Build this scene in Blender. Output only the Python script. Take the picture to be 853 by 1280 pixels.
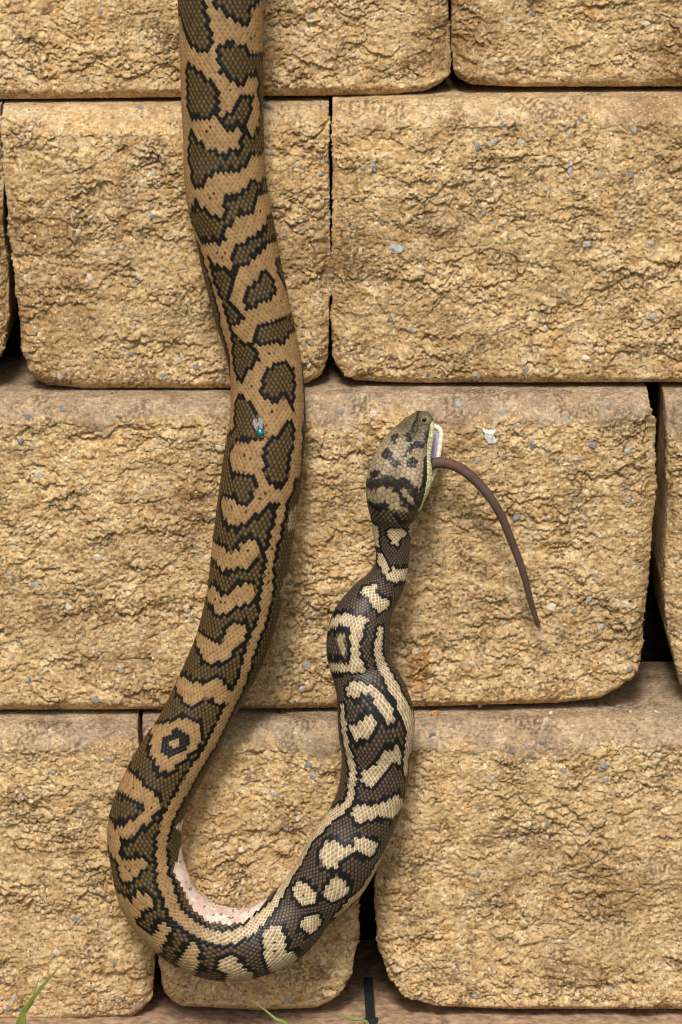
import bpy, math, random
import numpy as np
from mathutils import Vector

for o in list(bpy.data.objects):
    bpy.data.objects.remove(o, do_unlink=True)
scene = bpy.context.scene
COL = scene.collection
R = math.radians
rng = random.Random(7)

# ------------------------------------------------------------------ camera
PITCH = R(16.0)          # the photographer looks down on the wall
DIST = 2.2               # metres from camera to the wall
FPX = 2000.0 * DIST      # focal length in photo pixels (853 x 1280): 2000 px = 1 m on the wall
CX, CY = 426.5, 640.0
FWD = np.array([0, math.cos(PITCH), -math.sin(PITCH)])
UPV = np.array([0, math.sin(PITCH), math.cos(PITCH)])
RGT = np.array([1.0, 0, 0])
TARGET = np.array([0, 0.028, 0.42])
CAM = TARGET - DIST * FWD
cd = bpy.data.cameras.new('camera')
cam = bpy.data.objects.new('camera', cd); COL.objects.link(cam)
cam.location = CAM
cam.rotation_euler = (math.pi / 2 - PITCH, 0, 0)
cd.sensor_fit = 'VERTICAL'
cd.angle = 2 * math.atan(640.0 / FPX)
cd.clip_start = 0.05; cd.clip_end = 500
scene.camera = cam

# ------------------------------------------------------------------ sky, sun, exposure
SUN_EL, SUN_AZ = R(51), R(-8)         # high, in front of the wall, slightly from the left
w = bpy.data.worlds.new('World'); scene.world = w; w.use_nodes = True
nt = w.node_tree; nt.nodes.clear()
sky = nt.nodes.new('ShaderNodeTexSky'); sky.sky_type = 'NISHITA'; sky.sun_disc = False
sky.sun_elevation = SUN_EL; sky.sun_rotation = math.pi + SUN_AZ * -1
sky.dust_density = 4.0; sky.air_density = 1.0
hs = nt.nodes.new('ShaderNodeHueSaturation'); hs.inputs['Saturation'].default_value = 0.12   # cloud-white sky
bg = nt.nodes.new('ShaderNodeBackground'); bg.inputs['Strength'].default_value = 0.085
wo = nt.nodes.new('ShaderNodeOutputWorld')
nt.links.new(sky.outputs[0], hs.inputs['Color']); nt.links.new(hs.outputs[0], bg.inputs['Color'])
nt.links.new(bg.outputs[0], wo.inputs['Surface'])
sd = bpy.data.lights.new('sun', 'SUN'); sd.energy = 2.5; sd.angle = R(12); sd.color = (1.0, 0.93, 0.82)
sun = bpy.data.objects.new('sun', sd); COL.objects.link(sun)
sdir = Vector((math.sin(SUN_AZ) * math.cos(SUN_EL), -math.cos(SUN_AZ) * math.cos(SUN_EL), math.sin(SUN_EL)))
sun.rotation_euler = sdir.to_track_quat('Z', 'Y').to_euler()
sun.location = (-1, -3, 4)
scene.view_settings.view_transform = 'Standard'
scene.view_settings.look = 'None'
scene.view_settings.exposure = 0.44
scene.view_settings.gamma = 1.0
scene.cycles.filter_width = 1.15

# ------------------------------------------------------------------ helpers
def pix(px, py, Y):
    """world points on the plane y = Y seen at photo position px, py"""
    px = np.asarray(px, float); py = np.asarray(py, float); Y = np.asarray(Y, float)
    a = (px - CX) / FPX; b = (CY - py) / FPX
    d = FWD + a[..., None] * RGT + b[..., None] * UPV
    t = (Y - CAM[1]) / d[..., 1]
    return CAM + d * t[..., None]

def P1(px, py, Y):
    return pix(np.array(px), np.array(py), np.array(Y))

_r = np.random.RandomState(11)
PERM = _r.permutation(1024).astype(np.int32); PERM = np.concatenate([PERM, PERM])
_a = _r.rand(1024) * 2 * np.pi
GX = np.cos(_a).astype(np.float32); GY = np.sin(_a).astype(np.float32)
J1 = _r.rand(1024).astype(np.float32); J2 = _r.rand(1024).astype(np.float32); J3 = _r.rand(1024).astype(np.float32)

def hidx(ix, iy, seed):
    return PERM[(PERM[(ix + seed * 57) & 1023] + iy) & 1023]

def gnoise(x, y, seed=0):
    ix = np.floor(x).astype(np.int32); iy = np.floor(y).astype(np.int32)
    fx = (x - ix).astype(np.float32); fy = (y - iy).astype(np.float32)
    ux = fx * fx * fx * (fx * (fx * 6 - 15) + 10); uy = fy * fy * fy * (fy * (fy * 6 - 15) + 10)
    def g(dx, dy):
        h = hidx(ix + dx, iy + dy, seed)
        return GX[h] * (fx - dx) + GY[h] * (fy - dy)
    a = g(0, 0); b = g(1, 0); c = g(0, 1); d = g(1, 1)
    return ((a + ux * (b - a)) * (1 - uy) + (c + ux * (d - c)) * uy) * 1.5

def fbm(x, y, seed=0, octv=4, gain=0.5):
    s = 0; a = 1; n = 0
    for k in range(octv):
        s = s + a * gnoise(x * 2 ** k, y * 2 ** k, seed + k * 13); n += a; a *= gain
    return s / n

def worley(x, y, seed=0, jit=0.95, vec=False):
    ix = np.floor(x).astype(np.int32); iy = np.floor(y).astype(np.int32)
    fx = (x - ix).astype(np.float32); fy = (y - iy).astype(np.float32)
    f1 = np.full(x.shape, 9, np.float32); f2 = f1.copy(); cid = np.zeros(x.shape, np.int32); vx = np.zeros(x.shape, np.float32); vy = vx.copy()
    for dx in (-1, 0, 1):
        for dy in (-1, 0, 1):
            h = hidx(ix + dx, iy + dy, seed)
            ex = fx - (dx + 0.5 + (J1[h] - 0.5) * jit); ey = fy - (dy + 0.5 + (J2[h] - 0.5) * jit)
            d = np.hypot(ex, ey)
            m = d < f1
            if vec: vx = np.where(m, ex, vx); vy = np.where(m, ey, vy)
            f2 = np.where(m, f1, np.minimum(f2, d)); cid = np.where(m, h, cid); f1 = np.where(m, d, f1)
    return (f1, f2, cid, vx, vy) if vec else (f1, f2, cid)

def sstep(a, b, x):
    t = np.clip((x - a) / (b - a), 0, 1); return t * t * (3 - 2 * t)

def mesh_np(name, verts, faces, mat, parent=None, smooth=True, attrs=None):
    """verts (n,3), faces (m,4) or (m,3) int arrays -> ONE mesh object"""
    me = bpy.data.meshes.new(name)
    verts = np.asarray(verts, np.float32); faces = np.asarray(faces, np.int32)
    k = faces.shape[1]
    me.vertices.add(len(verts)); me.vertices.foreach_set('co', verts.ravel())
    me.loops.add(faces.size); me.loops.foreach_set('vertex_index', faces.ravel())
    me.polygons.add(len(faces)); me.polygons.foreach_set('loop_start', np.arange(0, faces.size, k, dtype=np.int32))
    me.polygons.foreach_set('use_smooth', np.full(len(faces), smooth))
    if attrs:
        for an, (kind, arr) in attrs.items():
            at = me.attributes.new(an, kind, 'POINT')
            at.data.foreach_set('color' if kind == 'FLOAT_COLOR' else 'value', np.asarray(arr, np.float32).ravel())
    me.update(calc_edges=True)
    me.materials.append(mat)
    ob = bpy.data.objects.new(name, me); COL.objects.link(ob)
    if parent: ob.parent = parent
    return ob

def empty(name, loc=(0, 0, 0)):
    o = bpy.data.objects.new(name, None); COL.objects.link(o); o.location = loc; o.empty_display_size = 0.02
    return o

def tag(o, label, cat, group=None):
    o['label'] = label; o['category'] = cat
    if group: o['group'] = group
    return o

def child_of(o, parent):
    """parent keeping world placement (meshes are built in world coordinates)"""
    o.parent = parent
    o.matrix_parent_inverse = parent.matrix_world.inverted() if parent.type != 'EMPTY' else \
        __import__('mathutils').Matrix.Translation(-Vector(parent.location))
    return o

def grid_faces(n, m, wrap=False):
    i = np.arange(n - 1)[:, None]; j = np.arange(m if wrap else m - 1)[None, :]
    j2 = (j + 1) % m
    return np.stack([i * m + j, i * m + j2, (i + 1) * m + j2, (i + 1) * m + j], -1).reshape(-1, 4)

def tube(path, rad, seg=10, sy=1.0):
    """swept tube with closed ends: returns verts, quads"""
    path = np.asarray(path, float); n = len(path); rad = np.broadcast_to(np.asarray(rad, float), (n,))
    T = np.gradient(path, axis=0); T /= np.linalg.norm(T, axis=1)[:, None]
    ref = np.array([0, -1.0, 0.02]); B = np.cross(ref, T); B /= np.linalg.norm(B, axis=1)[:, None] + 1e-9
    N = np.cross(B, T)
    th = np.linspace(0, 2 * np.pi, seg, endpoint=False)
    V = path[:, None] + rad[:, None, None] * (np.cos(th)[None, :, None] * B[:, None] + sy * np.sin(th)[None, :, None] * N[:, None])
    V = np.concatenate([np.repeat(path[:1], seg, 0)[None], V, np.repeat(path[-1:], seg, 0)[None]])
    return V.reshape(-1, 3), grid_faces(n + 2, seg, True)

def resample(pts, n):
    pts = np.asarray(pts, float)
    d = np.r_[0, np.cumsum(np.linalg.norm(np.diff(pts, axis=0), axis=1))]
    t = np.linspace(0, d[-1], n)
    return np.stack([np.interp(t, d, pts[:, k]) for k in range(pts.shape[1])], 1)

def spline(pts, per=12):
    pts = np.asarray(pts, float)
    p = np.vstack([2 * pts[0] - pts[1], pts, 2 * pts[-1] - pts[-2]])
    out = []
    for i in range(1, len(p) - 2):
        t = np.linspace(0, 1, per, endpoint=False)[:, None]
        a, b, c, d = p[i - 1], p[i], p[i + 1], p[i + 2]
        out.append(0.5 * (2 * b + (c - a) * t + (2 * a - 5 * b + 4 * c - d) * t ** 2 + (3 * b - a - 3 * c + d) * t ** 3))
    out.append(pts[-1:])
    return np.vstack(out)

# ------------------------------------------------------------------ materials
class NT:
    def __init__(s, name):
        s.m = bpy.data.materials.new(name); s.m.use_nodes = True
        s.t = s.m.node_tree; s.b = s.t.nodes['Principled BSDF']
    def n(s, typ, **kw):
        nd = s.t.nodes.new(typ)
        for k, v in kw.items(): setattr(nd, k, v)
        return nd
    def l(s, a, b): s.t.links.new(a, b)
    def noise(s, vec, scale, detail=3, rough=0.55):
        nd = s.n('ShaderNodeTexNoise'); nd.inputs['Scale'].default_value = scale
        nd.inputs['Detail'].default_value = detail; nd.inputs['Roughness'].default_value = rough
        s.l(vec, nd.inputs['Vector']); return nd.outputs['Fac']
    def ramp(s, fac, stops):
        nd = s.n('ShaderNodeValToRGB'); cr = nd.color_ramp
        while len(cr.elements) < len(stops): cr.elements.new(0.5)
        for e, (p, c) in zip(cr.elements, stops):
            e.position = p; e.color = (*c, 1) if len(c) == 3 else c
        s.l(fac, nd.inputs['Fac']); return nd.outputs['Color']
    def mix(s, fac, a, b, mode='MIX'):
        nd = s.n('ShaderNodeMix', data_type='RGBA', blend_type=mode)
        for inp, v in ((nd.inputs[0], fac), (nd.inputs[6], a), (nd.inputs[7], b)):
            if hasattr(v, 'is_linked') or hasattr(v, 'links'): s.l(v, inp)
            elif isinstance(v, tuple): inp.default_value = (*v, 1)
            else: inp.default_value = v
        return nd.outputs[2]
    def attr(s, name, out='Fac'):
        nd = s.n('ShaderNodeAttribute'); nd.attribute_name = name; return nd.outputs[out]
    def math(s, op, a, b):
        nd = s.n('ShaderNodeMath', operation=op)
        for inp, v in ((nd.inputs[0], a), (nd.inputs[1], b)):
            if hasattr(v, 'links'): s.l(v, inp)
            else: inp.default_value = v
        return nd.outputs[0]
    def bump(s, h, strength, dist, prev=None):
        nd = s.n('ShaderNodeBump'); nd.inputs['Strength'].default_value = strength; nd.inputs['Distance'].default_value = dist
        s.l(h, nd.inputs['Height'])
        if prev is not None: s.l(prev, nd.inputs['Normal'])
        return nd.outputs[0]

def wall_material():
    k = NT('split_face_concrete'); pos = k.n('ShaderNodeNewGeometry').outputs['Position']
    big = k.noise(pos, 9, 4); mid = k.noise(pos, 70, 5, 0.65); fine = k.noise(pos, 520, 4, 0.7)
    c1 = k.ramp(mid, [(0.28, (0.46, 0.293, 0.138)), (0.48, (0.63, 0.440, 0.230)), (0.68, (0.78, 0.605, 0.375))])
    c2 = k.ramp(big, [(0.30, (0.66, 0.58, 0.50)), (0.45, (0.96, 0.95, 0.93)), (0.58, (1.06, 1.04, 1.0)), (0.74, (1.05, 0.93, 0.78))])
    c = k.mix(1.0, c1, c2, 'MULTIPLY')
    c = k.mix(0.75, c, k.ramp(fine, [(0.25, (0.52, 0.46, 0.40)), (0.47, (0.95, 0.95, 0.95)), (0.62, (1.05, 1.05, 1.05)), (0.80, (1.45, 1.42, 1.36))]), 'MULTIPLY')
    v2 = k.n('ShaderNodeTexVoronoi'); v2.inputs['Scale'].default_value = 560; k.l(pos, v2.inputs['Vector'])
    s2 = k.n('ShaderNodeSeparateColor'); k.l(v2.outputs['Color'], s2.inputs[0])
    grain = k.ramp(s2.outputs[0], [(0.0, (0.62, 0.58, 0.54)), (0.35, (0.92, 0.91, 0.90)), (0.75, (1.06, 1.06, 1.06)), (1.0, (1.34, 1.33, 1.30))])
    c = k.mix(0.85, c, grain, 'MULTIPLY')
    # single sand grains: dark, pale and bluish
    vo = k.n('ShaderNodeTexVoronoi'); vo.inputs['Scale'].default_value = 800; k.l(pos, vo.inputs['Vector'])
    sep = k.n('ShaderNodeSeparateColor'); k.l(vo.outputs['Color'], sep.inputs[0])
    c = k.mix(k.math('GREATER_THAN', sep.outputs[0], 0.975), c, (0.20, 0.15, 0.10))
    c = k.mix(k.math('GREATER_THAN', sep.outputs[1], 0.965), c, (0.70, 0.57, 0.38))
    c = k.mix(k.math('GREATER_THAN', sep.outputs[2], 0.992), c, (0.33, 0.32, 0.30))
    # weathered, greyer moulded ledge with old dirt
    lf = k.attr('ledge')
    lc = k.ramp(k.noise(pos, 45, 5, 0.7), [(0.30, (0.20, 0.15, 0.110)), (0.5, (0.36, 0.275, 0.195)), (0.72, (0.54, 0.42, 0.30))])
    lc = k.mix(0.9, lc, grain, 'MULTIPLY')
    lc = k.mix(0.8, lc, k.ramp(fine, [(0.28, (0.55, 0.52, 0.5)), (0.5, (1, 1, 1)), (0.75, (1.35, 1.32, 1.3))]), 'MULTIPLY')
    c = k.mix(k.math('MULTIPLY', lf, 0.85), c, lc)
    c = k.mix(k.math('MULTIPLY', k.attr('rust'), 0.8), c, k.ramp(mid, [(0.35, (0.14, 0.036, 0.008)), (0.55, (0.58, 0.24, 0.055))]))
    c = k.mix(k.math('MULTIPLY', k.attr('stain'), 0.75), c, (0.075, 0.052, 0.032))
    k.l(c, k.b.inputs['Base Color'])
    k.b.inputs['Roughness'].default_value = 0.96; k.b.inputs['Specular IOR Level'].default_value = 0.06
    b0 = k.bump(s2.outputs[1], 0.75, 0.0009)
    b1 = k.bump(k.noise(pos, 900, 3, 0.7), 1.0, 0.0009, b0)
    k.l(k.bump(k.noise(pos, 2200, 2, 0.6), 0.8, 0.0005, b1), k.b.inputs['Normal'])
    return k.m

def flat_material(name, col, rough=0.6, scale=200, var=0.25, spec=0.4, bump=0.0, metal=0.0):
    k = NT(name); pos = k.n('ShaderNodeNewGeometry').outputs['Position']
    f = k.noise(pos, scale, 4, 0.6)
    lo = tuple(v * (1 - var) for v in col); hi = tuple(min(1, v * (1 + var)) for v in col)
    k.l(k.ramp(f, [(0.3, lo), (0.7, hi)]), k.b.inputs['Base Color'])
    k.b.inputs['Roughness'].default_value = rough; k.b.inputs['Specular IOR Level'].default_value = spec
    k.b.inputs['Metallic'].default_value = metal
    if bump: k.l(k.bump(k.noise(pos, scale * 3, 3), 0.8, bump), k.b.inputs['Normal'])
    return k.m

def skin_material():
    k = NT('snake_skin'); pos = k.n('ShaderNodeNewGeometry').outputs['Position']
    c = k.mix(0.5, k.attr('skin', 'Color'), k.ramp(k.noise(pos, 700, 3, 0.6), [(0.3, (0.78, 0.77, 0.76)), (0.7, (1.2, 1.2, 1.2))]), 'MULTIPLY')
    k.l(c, k.b.inputs['Base Color'])
    k.b.inputs['Roughness'].default_value = 0.40; k.b.inputs['Specular IOR Level'].default_value = 0.24
    k.l(k.bump(k.noise(pos, 1800, 2), 0.25, 0.0001), k.b.inputs['Normal'])
    return k.m

M_WALL = wall_material()
M_CHIP = [flat_material('grey_blue_aggregate', (0.33, 0.325, 0.315), 0.75, 260, 0.45, 0.35, 0.0004),
          flat_material('pale_quartz_aggregate', (0.56, 0.47, 0.36), 0.6, 260, 0.3, 0.35, 0.0004),
          flat_material('slate_aggregate', (0.20, 0.20, 0.20), 0.8, 260, 0.4, 0.3, 0.0004),
          flat_material('ochre_aggregate', (0.42, 0.22, 0.06), 0.8, 260, 0.4, 0.3, 0.0004)]
M_SKIN = skin_material()

# ------------------------------------------------------------------ ground
M_GROUND = flat_material('lawn_soil', (0.10, 0.10, 0.035), 0.95, 40, 0.6, 0.2, 0.01)
M_SOIL = flat_material('dark_soil', (0.05, 0.034, 0.02), 0.95, 60, 0.5, 0.2, 0.006)
YF = dict(A=0.084, B=0.056, C=0.028, D=0.0, E=-0.045)
Z_BASE = float(P1(300, 1266, 0.006)[2])         # foot of the lowest full course
Z_GROUND = Z_BASE - 0.085
xs = np.linspace(-60, 60, 61); ys = np.r_[np.linspace(-80, -3, 30), np.linspace(-2.5, 0.35, 40)]
gx, gy = np.meshgrid(xs, ys, indexing='ij')
gz = Z_GROUND + 0.0 * gx
gr = mesh_np('ground', np.stack([gx, gy, gz], -1).reshape(-1, 3), grid_faces(len(xs), len(ys)), M_GROUND)
gr['kind'] = 'structure'

# ------------------------------------------------------------------ retaining wall
wall = empty('retaining_wall', (0, 0, Z_GROUND))
wall['kind'] = 'thing'
tag(wall, 'dry stacked retaining wall of tan split-face concrete blocks', 'wall')

def fine_axis(lo, hi, a, b, step, coarse):
    """values lo..hi with fine steps inside a..b"""
    out = [lo]; x = lo
    while x < hi - 1e-9:
        st = step if a <= x <= b else min(coarse, max(step, (a - x) if x < a else coarse))
        x = min(hi, x + st); out.append(x)
    if len(out) > 2 and out[-1] - out[-2] < step * 0.3: out.pop(-2)
    return np.array(out)

def poly_eval(pts, t):
    pts = np.asarray(pts, float)
    d = np.r_[0, np.cumsum(np.linalg.norm(np.diff(pts, axis=0), axis=1))]; d /= d[-1]
    return np.stack([np.interp(t, d, pts[:, k]) for k in range(2)], 1)

PITCH_PX = 1.5           # grid spacing in photo pixels inside the picture
chip_meshes = []
def make_chip_meshes():
    import bmesh
    for k in range(7):
        bm = bmesh.new(); bmesh.ops.create_icosphere(bm, subdivisions=1, radius=1)
        r2 = random.Random(40 + k)
        for v in bm.verts:
            v.co *= r2.uniform(0.72, 1.18)
            v.co.y *= 0.5
            v.co.y = max(v.co.y, -0.26)          # broken flat front
        me = bpy.data.meshes.new('stone_chip'); bm.to_mesh(me); bm.free()
        for mt in range(4):
            m2 = me.copy(); m2.materials.append(M_CHIP[mt]); chip_meshes.append(m2)
make_chip_meshes()

CHIPS = {}
def add_chips(key, ox, oy, sc, pts):
    CHIPS.setdefault(key, [])
    for p in pts:
        CHIPS[key].append((ox + p[0] / sc, oy + p[1] / sc, p[2] if len(p) > 2 else None, p[3] if len(p) > 3 else None))
add_chips('B2', 400, 0, 1.883, [(430,293,5,0),(458,292,4,2),(408,335,6.5,0),(372,348,7,2),(475,335,7,1),(590,402,6,0),(733,412,4.5,2),(375,486,3),(125,388,4),(147,525,4.5,2),(78,535,5,0),(182,583,8,0),(630,575,4.5,0),(778,575,5,0),(108,670,5,1),(165,752,5,2),(783,745,6,0),(625,840,7,1),(485,868,5.5,2),(258,882,5,2),(375,883,4.5,2),(293,497,3.5),(385,502,4,2),(238,632,5,1),(615,285,4,2),(742,305,4.5,0),(95,590,3),(555,870,4,1),(660,410,4,0),(530,775,4,1),(95,290,3.5),(430,440,3,2),(105,400,3,2),(580,775,3.5),(412,525,3),(218,780,4,0),(530,445,4,1),(130,830,3)])
add_chips('B1', 0, 0, 1.984, [(347,278,4.5,2),(383,430,5,0),(270,388,4.5,0),(425,475,5,3),(380,538,6,2),(198,745,4,1),(195,575,4,1),(490,910,6,2),(148,935,5,0),(325,875,4.5,2),(232,885,4,2),(440,895,6,1),(300,615,4),(673,380,4.5,0),(790,745,5,1),(810,402,4.5,2),(740,410,4.5,1),(795,430,4.5,0),(190,525,3.5),(405,930,4,2),(660,272,6,2),(222,690,6,1),(75,320,4,1),(100,830,4),(345,690,3),(765,905,5,1),(770,850,4)])
add_chips('A1', 0, 0, 1.984, [(655,95,5,0),(60,155,5,1),(250,30,4,2),(770,40,5,0),(320,110,3.5,3),(165,20,4,1)])
add_chips('A2', 400, 0, 1.883, [(500,35,4.5,2),(450,45,5,1),(365,20,4,0),(770,60,5,1),(345,40,3,2)])
add_chips('C1', 0, 440, 1.984, [(50,222,6,2),(295,163,5.5,2),(545,238,5,1),(497,250,4.5,0),(85,580,5.5,0),(45,720,4,2),(300,790,5,0),(235,862,6.5,2),(75,815,4.5,2),(290,815,4,1),(170,635,5,1),(760,775,6,0),(750,835,5,0),(245,510,8,1),(395,745,4.5,1),(460,640,6,1),(840,152,5.5,2),(100,305,7,1),(70,165,5,2),(155,150,4.5,2),(25,550,4),(360,340,4,1),(210,700,3.5,2),(345,690,3.5),(380,760,4,1)])
add_chips('C1', 400, 440, 1.883, [(125,148,6,1),(95,203,4.5,0),(325,130,5,0),(430,145,6,0),(465,172,4.5,0),(500,215,5,2),(580,155,4.5,0),(638,218,7.5,2),(610,248,5,0),(725,232,6,0),(680,130,5,0),(730,352,5.5,0),(463,388,7,2),(655,430,5,1),(628,330,5,1),(635,578,5.5,0),(600,608,5,2),(720,595,6.5,1),(727,745,5,2),(665,648,4.5,0),(235,515,5,0),(335,660,4.5,1),(355,730,5,1),(430,640,5,0),(535,708,5,2),(370,255,4.5,0),(405,300,3.5,2),(650,525,4.5,0),(710,705,4),(48,145,6,2),(545,600,8,1),(640,660,4),(380,550,4,1),(575,730,3.5,1),(378,845,4,0),(228,705,6.5,1)])
add_chips('D1', 0, 860, 1.984, [(130,215,5.5,0),(275,180,4.5,2),(190,570,7,0),(18,795,6.5,2),(48,800,5,2),(35,773,4.5,0),(300,770,4,2),(285,680,4.5,2),(55,270,4.5,0),(340,795,4.5,2),(90,350,4.5,1),(170,500,4,1),(140,660,6,1),(120,120,4)])
add_chips('D2', 0, 860, 1.984, [(680,265,5,0),(660,165,4.5,1),(765,190,7,2),(775,215,5.5,0),(600,400,4.5,1),(710,350,4.5,0),(715,775,6,0),(765,645,4.5,0),(790,680,4,2),(550,400,4),(565,130,6,2),(740,325,4,1),(630,480,4,1),(560,765,3.5,1)])
add_chips('D3', 400, 860, 1.883, [(265,118,5.5,2),(363,153,4.5,2),(525,130,6,2),(575,193,6,0),(668,185,5.5,2),(672,215,5.5,0),(450,150,6,2),(535,90,5,1),(405,210,5,0),(375,440,5,2),(330,610,5.5,1),(660,545,5,1),(565,597,6,1),(315,655,5.5,1),(365,728,5.5,0),(685,715,6,0),(535,320,4.5,2),(340,545,5.5,1),(460,715,5,1),(240,655,4),(590,440,4),(770,150,4.5,1),(800,160,5,1),(475,600,4,1),(260,550,4,1),(700,420,4,1)])

RUST = [(524, 822, 15, 30), (213, 240, 4, 5), (737, 12, 10, 8)]
STAINS = [(425, 70, 30, 18), (660, 950, 22, 12), (690, 905, 14, 8), (100, 935, 30, 14), (820, 60, 30, 25), (60, 10, 22, 10)]

def block(key, top, bot, left, right, yf, seed, name='block', rough=1.0, ledge_px=34, parent=wall, split=True, grime=0.9):
    """one concrete block: a Coons patch over its real outline with moulded ledge, rounded arrises,
    a broken face and sides that run back into the wall"""
    t_len = max(1, abs(top[-1][0] - top[0][0]))
    l_len = max(1, abs(left[-1][1] - left[0][1]))
    x0, x1 = top[0][0], top[-1][0]
    ux = fine_axis(x0, x1, -20, 875, PITCH_PX, 9.0); u = (ux - x0) / (x1 - x0)
    y0, y1 = left[0][1], left[-1][1]
    vy = fine_axis(y0, y1, -20, 1300, PITCH_PX, 9.0); v = (vy - y0) / (y1 - y0)
    def wtop(p):
        return pix(p[:, 0], p[:, 1], np.full(len(p), yf + 0.034))[:, [0, 2]]
    def wfr(p):
        return pix(p[:, 0], p[:, 1], np.full(len(p), yf))[:, [0, 2]]
    T = wtop(poly_eval(top, u)); B = wfr(poly_eval(bot, u))
    L = wfr(poly_eval(left, v)); Rr = wfr(poly_eval(right, v))
    # the sides start at the real top edge
    for S, c in ((L, T[0]), (Rr, T[-1])):
        k = (1 - v)[:, None] ** 3; S[:] = S + (c - S[0]) * k
    for S, c in ((B, None),):
        S[:] = S + (L[-1] - S[0]) * (1 - u)[:, None] + (Rr[-1] - S[-1]) * u[:, None]
    U = u[:, None, None]; V = v[None, :, None]
    Q = (1 - V) * T[:, None] + V * B[:, None] + (1 - U) * L[None] + U * Rr[None] - ((1 - U) * (1 - V) * T[0] + U * (1 - V) * T[-1] + (1 - U) * V * B[0] + U * V * B[-1])
    st = PITCH_PX / 2000
    sk_fine = np.r_[np.arange(1, 16) * st, 16 * st + np.array([.002, .006, .014, .03, .06, .10])]
    sk_top = np.r_[np.arange(1, 28) * st, 28 * st + np.array([.002, .006, .014, .03, .06, .09])]
    sk_bot = np.array([.0008, .0018, .004, .01, .03, .10])
    nu, nv = len(u), len(v)
    iu = np.r_[np.zeros(len(sk_fine), int), np.arange(nu), np.full(len(sk_fine), nu - 1)]
    iv = np.r_[np.zeros(len(sk_top), int), np.arange(nv), np.full(len(sk_bot), nv - 1)]
    du = np.r_[sk_fine[::-1], np.zeros(nu), sk_fine]; dv = np.r_[sk_top[::-1], np.zeros(nv), sk_bot]
    su = np.r_[-sk_fine[::-1], np.zeros(nu), sk_fine]; sv = np.r_[-sk_top[::-1], np.zeros(nv), sk_bot]
    XZ = Q[iu][:, iv]
    width = np.linalg.norm(T[-1] - T[0]); height = np.linalg.norm(L[-1] - L[0])
    dl = (u * width)[iu][:, None] + 0 * v[iv][None]; dr = ((1 - u) * width)[iu][:, None] + 0 * v[iv][None]
    dt = (v * height)[iv][None] + 0 * u[iu][:, None]; db = ((1 - v) * height)[iv][None] + 0 * u[iu][:, None]
    lz = 0.0155; bo = 0.0165
    back = bo * np.clip(1 - dt / lz, 0, 1) ** 1.7 + 0.006 * np.clip(1 - db / 0.008, 0, 1) ** 2.2 \
        + 0.007 * np.clip(1 - dl / 0.011, 0, 1) ** 2.2 + 0.007 * np.clip(1 - dr / 0.011, 0, 1) ** 2.2
    skirt = np.maximum(du[:, None], dv[None])
    Y = yf + back + skirt
    base = np.stack([XZ[..., 0], Y, XZ[..., 1]], -1)
    # unfolded coordinates in mm
    wx = (XZ[..., 0] + su[:, None]) * 1000 + seed * 137.0
    wz = (XZ[..., 1] - sv[None]) * 1000 + seed * 71.0
    # normals of the smooth block
    gu = np.gradient(base, axis=0); gv = np.gradient(base, axis=1)
    nrm = np.cross(gu, gv); ln = np.linalg.norm(nrm, axis=-1, keepdims=True)
    nrm = np.where(ln > 1e-12, nrm / np.maximum(ln, 1e-12), np.array([0, -1.0, 0]))
    flip = (nrm[..., 1] > 0.5)[..., None]; nrm = np.where(flip, -nrm, nrm)
    if nrm[len(iu) // 2, len(iv) // 2, 1] > 0: nrm = -nrm
    # ---- broken face
    lw = (ledge_px / 2000.0) * (0.62 + 0.55 * gnoise(wx / 46, wz * 0, seed) + 0.30 * gnoise(wx / 13, wz / 40, seed + 5) + 0.12 * gnoise(wx / 4, wz / 9, seed + 9))
    lw = np.maximum(lw, 0.004)
    rt = sstep(-0.003, 0.009, dt - lw + 0.0040 * gnoise(wx / 2.6, wz / 2.2, seed + 7)); rb = sstep(0.003, 0.007, db + 0.0025 * gnoise(wx / 9, wz / 9, seed + 2))
    rs = sstep(0.000, 0.005, np.minimum(dl, dr) + 0.003 * gnoise(wx / 8, wz / 12, seed + 3))
    msk = rt * rb * (0.62 + 0.38 * rs) if split else np.zeros_like(dt)
    inside = (skirt < 1e-9)
    msk = msk * np.where(inside, 1.0, np.where((du[:, None] > 0), np.exp(-skirt / 0.02) * 0.8, 0.1))
    qx = wx + 1.6 * gnoise(wx / 12, wz / 9, seed + 21) + 1.5 * gnoise(wx / 4.6, wz / 4.0, seed + 27) + 0.8 * gnoise(wx / 2.2, wz / 2.0, seed + 22)
    qz = wz + 1.4 * gnoise(wx / 13, wz / 10, seed + 23) + 1.4 * gnoise(wx / 4.6, wz / 4.0, seed + 28) + 0.8 * gnoise(wx / 2.2, wz / 2.1, seed + 24)
    f1, f2, c0, ex, ey = worley((qx + 9 * fbm(wx / 22, wz / 18, seed + 25, 3)) / 52, (qz + 8 * fbm(wx / 22, wz / 18, seed + 26, 3)) / 34, seed + 39, vec=True)
    facet = 3.0 * (J3[c0] - 0.5) + ((J1[c0] - 0.5) * 5.0 * ex + (J2[c0] - 0.4) * 4.0 * ey) + 2.0 * (0.4 - f1)
    macro = 0.45 * facet + 4.6 * fbm(wx / 75, wz / 55, seed + 31, 3)
    f1, f2, c1, ex, ey = worley(qx / 19, qz / 10.5, seed + 40, vec=True)
    s1 = 2.0 * (J3[c1] - 0.5) + 0.5 * (0.45 - f1) - 1.3 * (1 - sstep(0, 0.09, f2 - f1)) * sstep(-0.1, 0.25, gnoise(wx / 7, wz / 6, seed + 67))
    tilt = -(J1[c1] - 0.2) * 1.6 * ey + (J2[c1] - 0.5) * 1.2 * ex
    f1, f2, c2 = worley(qx / 7.6 + 9, qz / 5.0, seed + 41)
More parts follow.
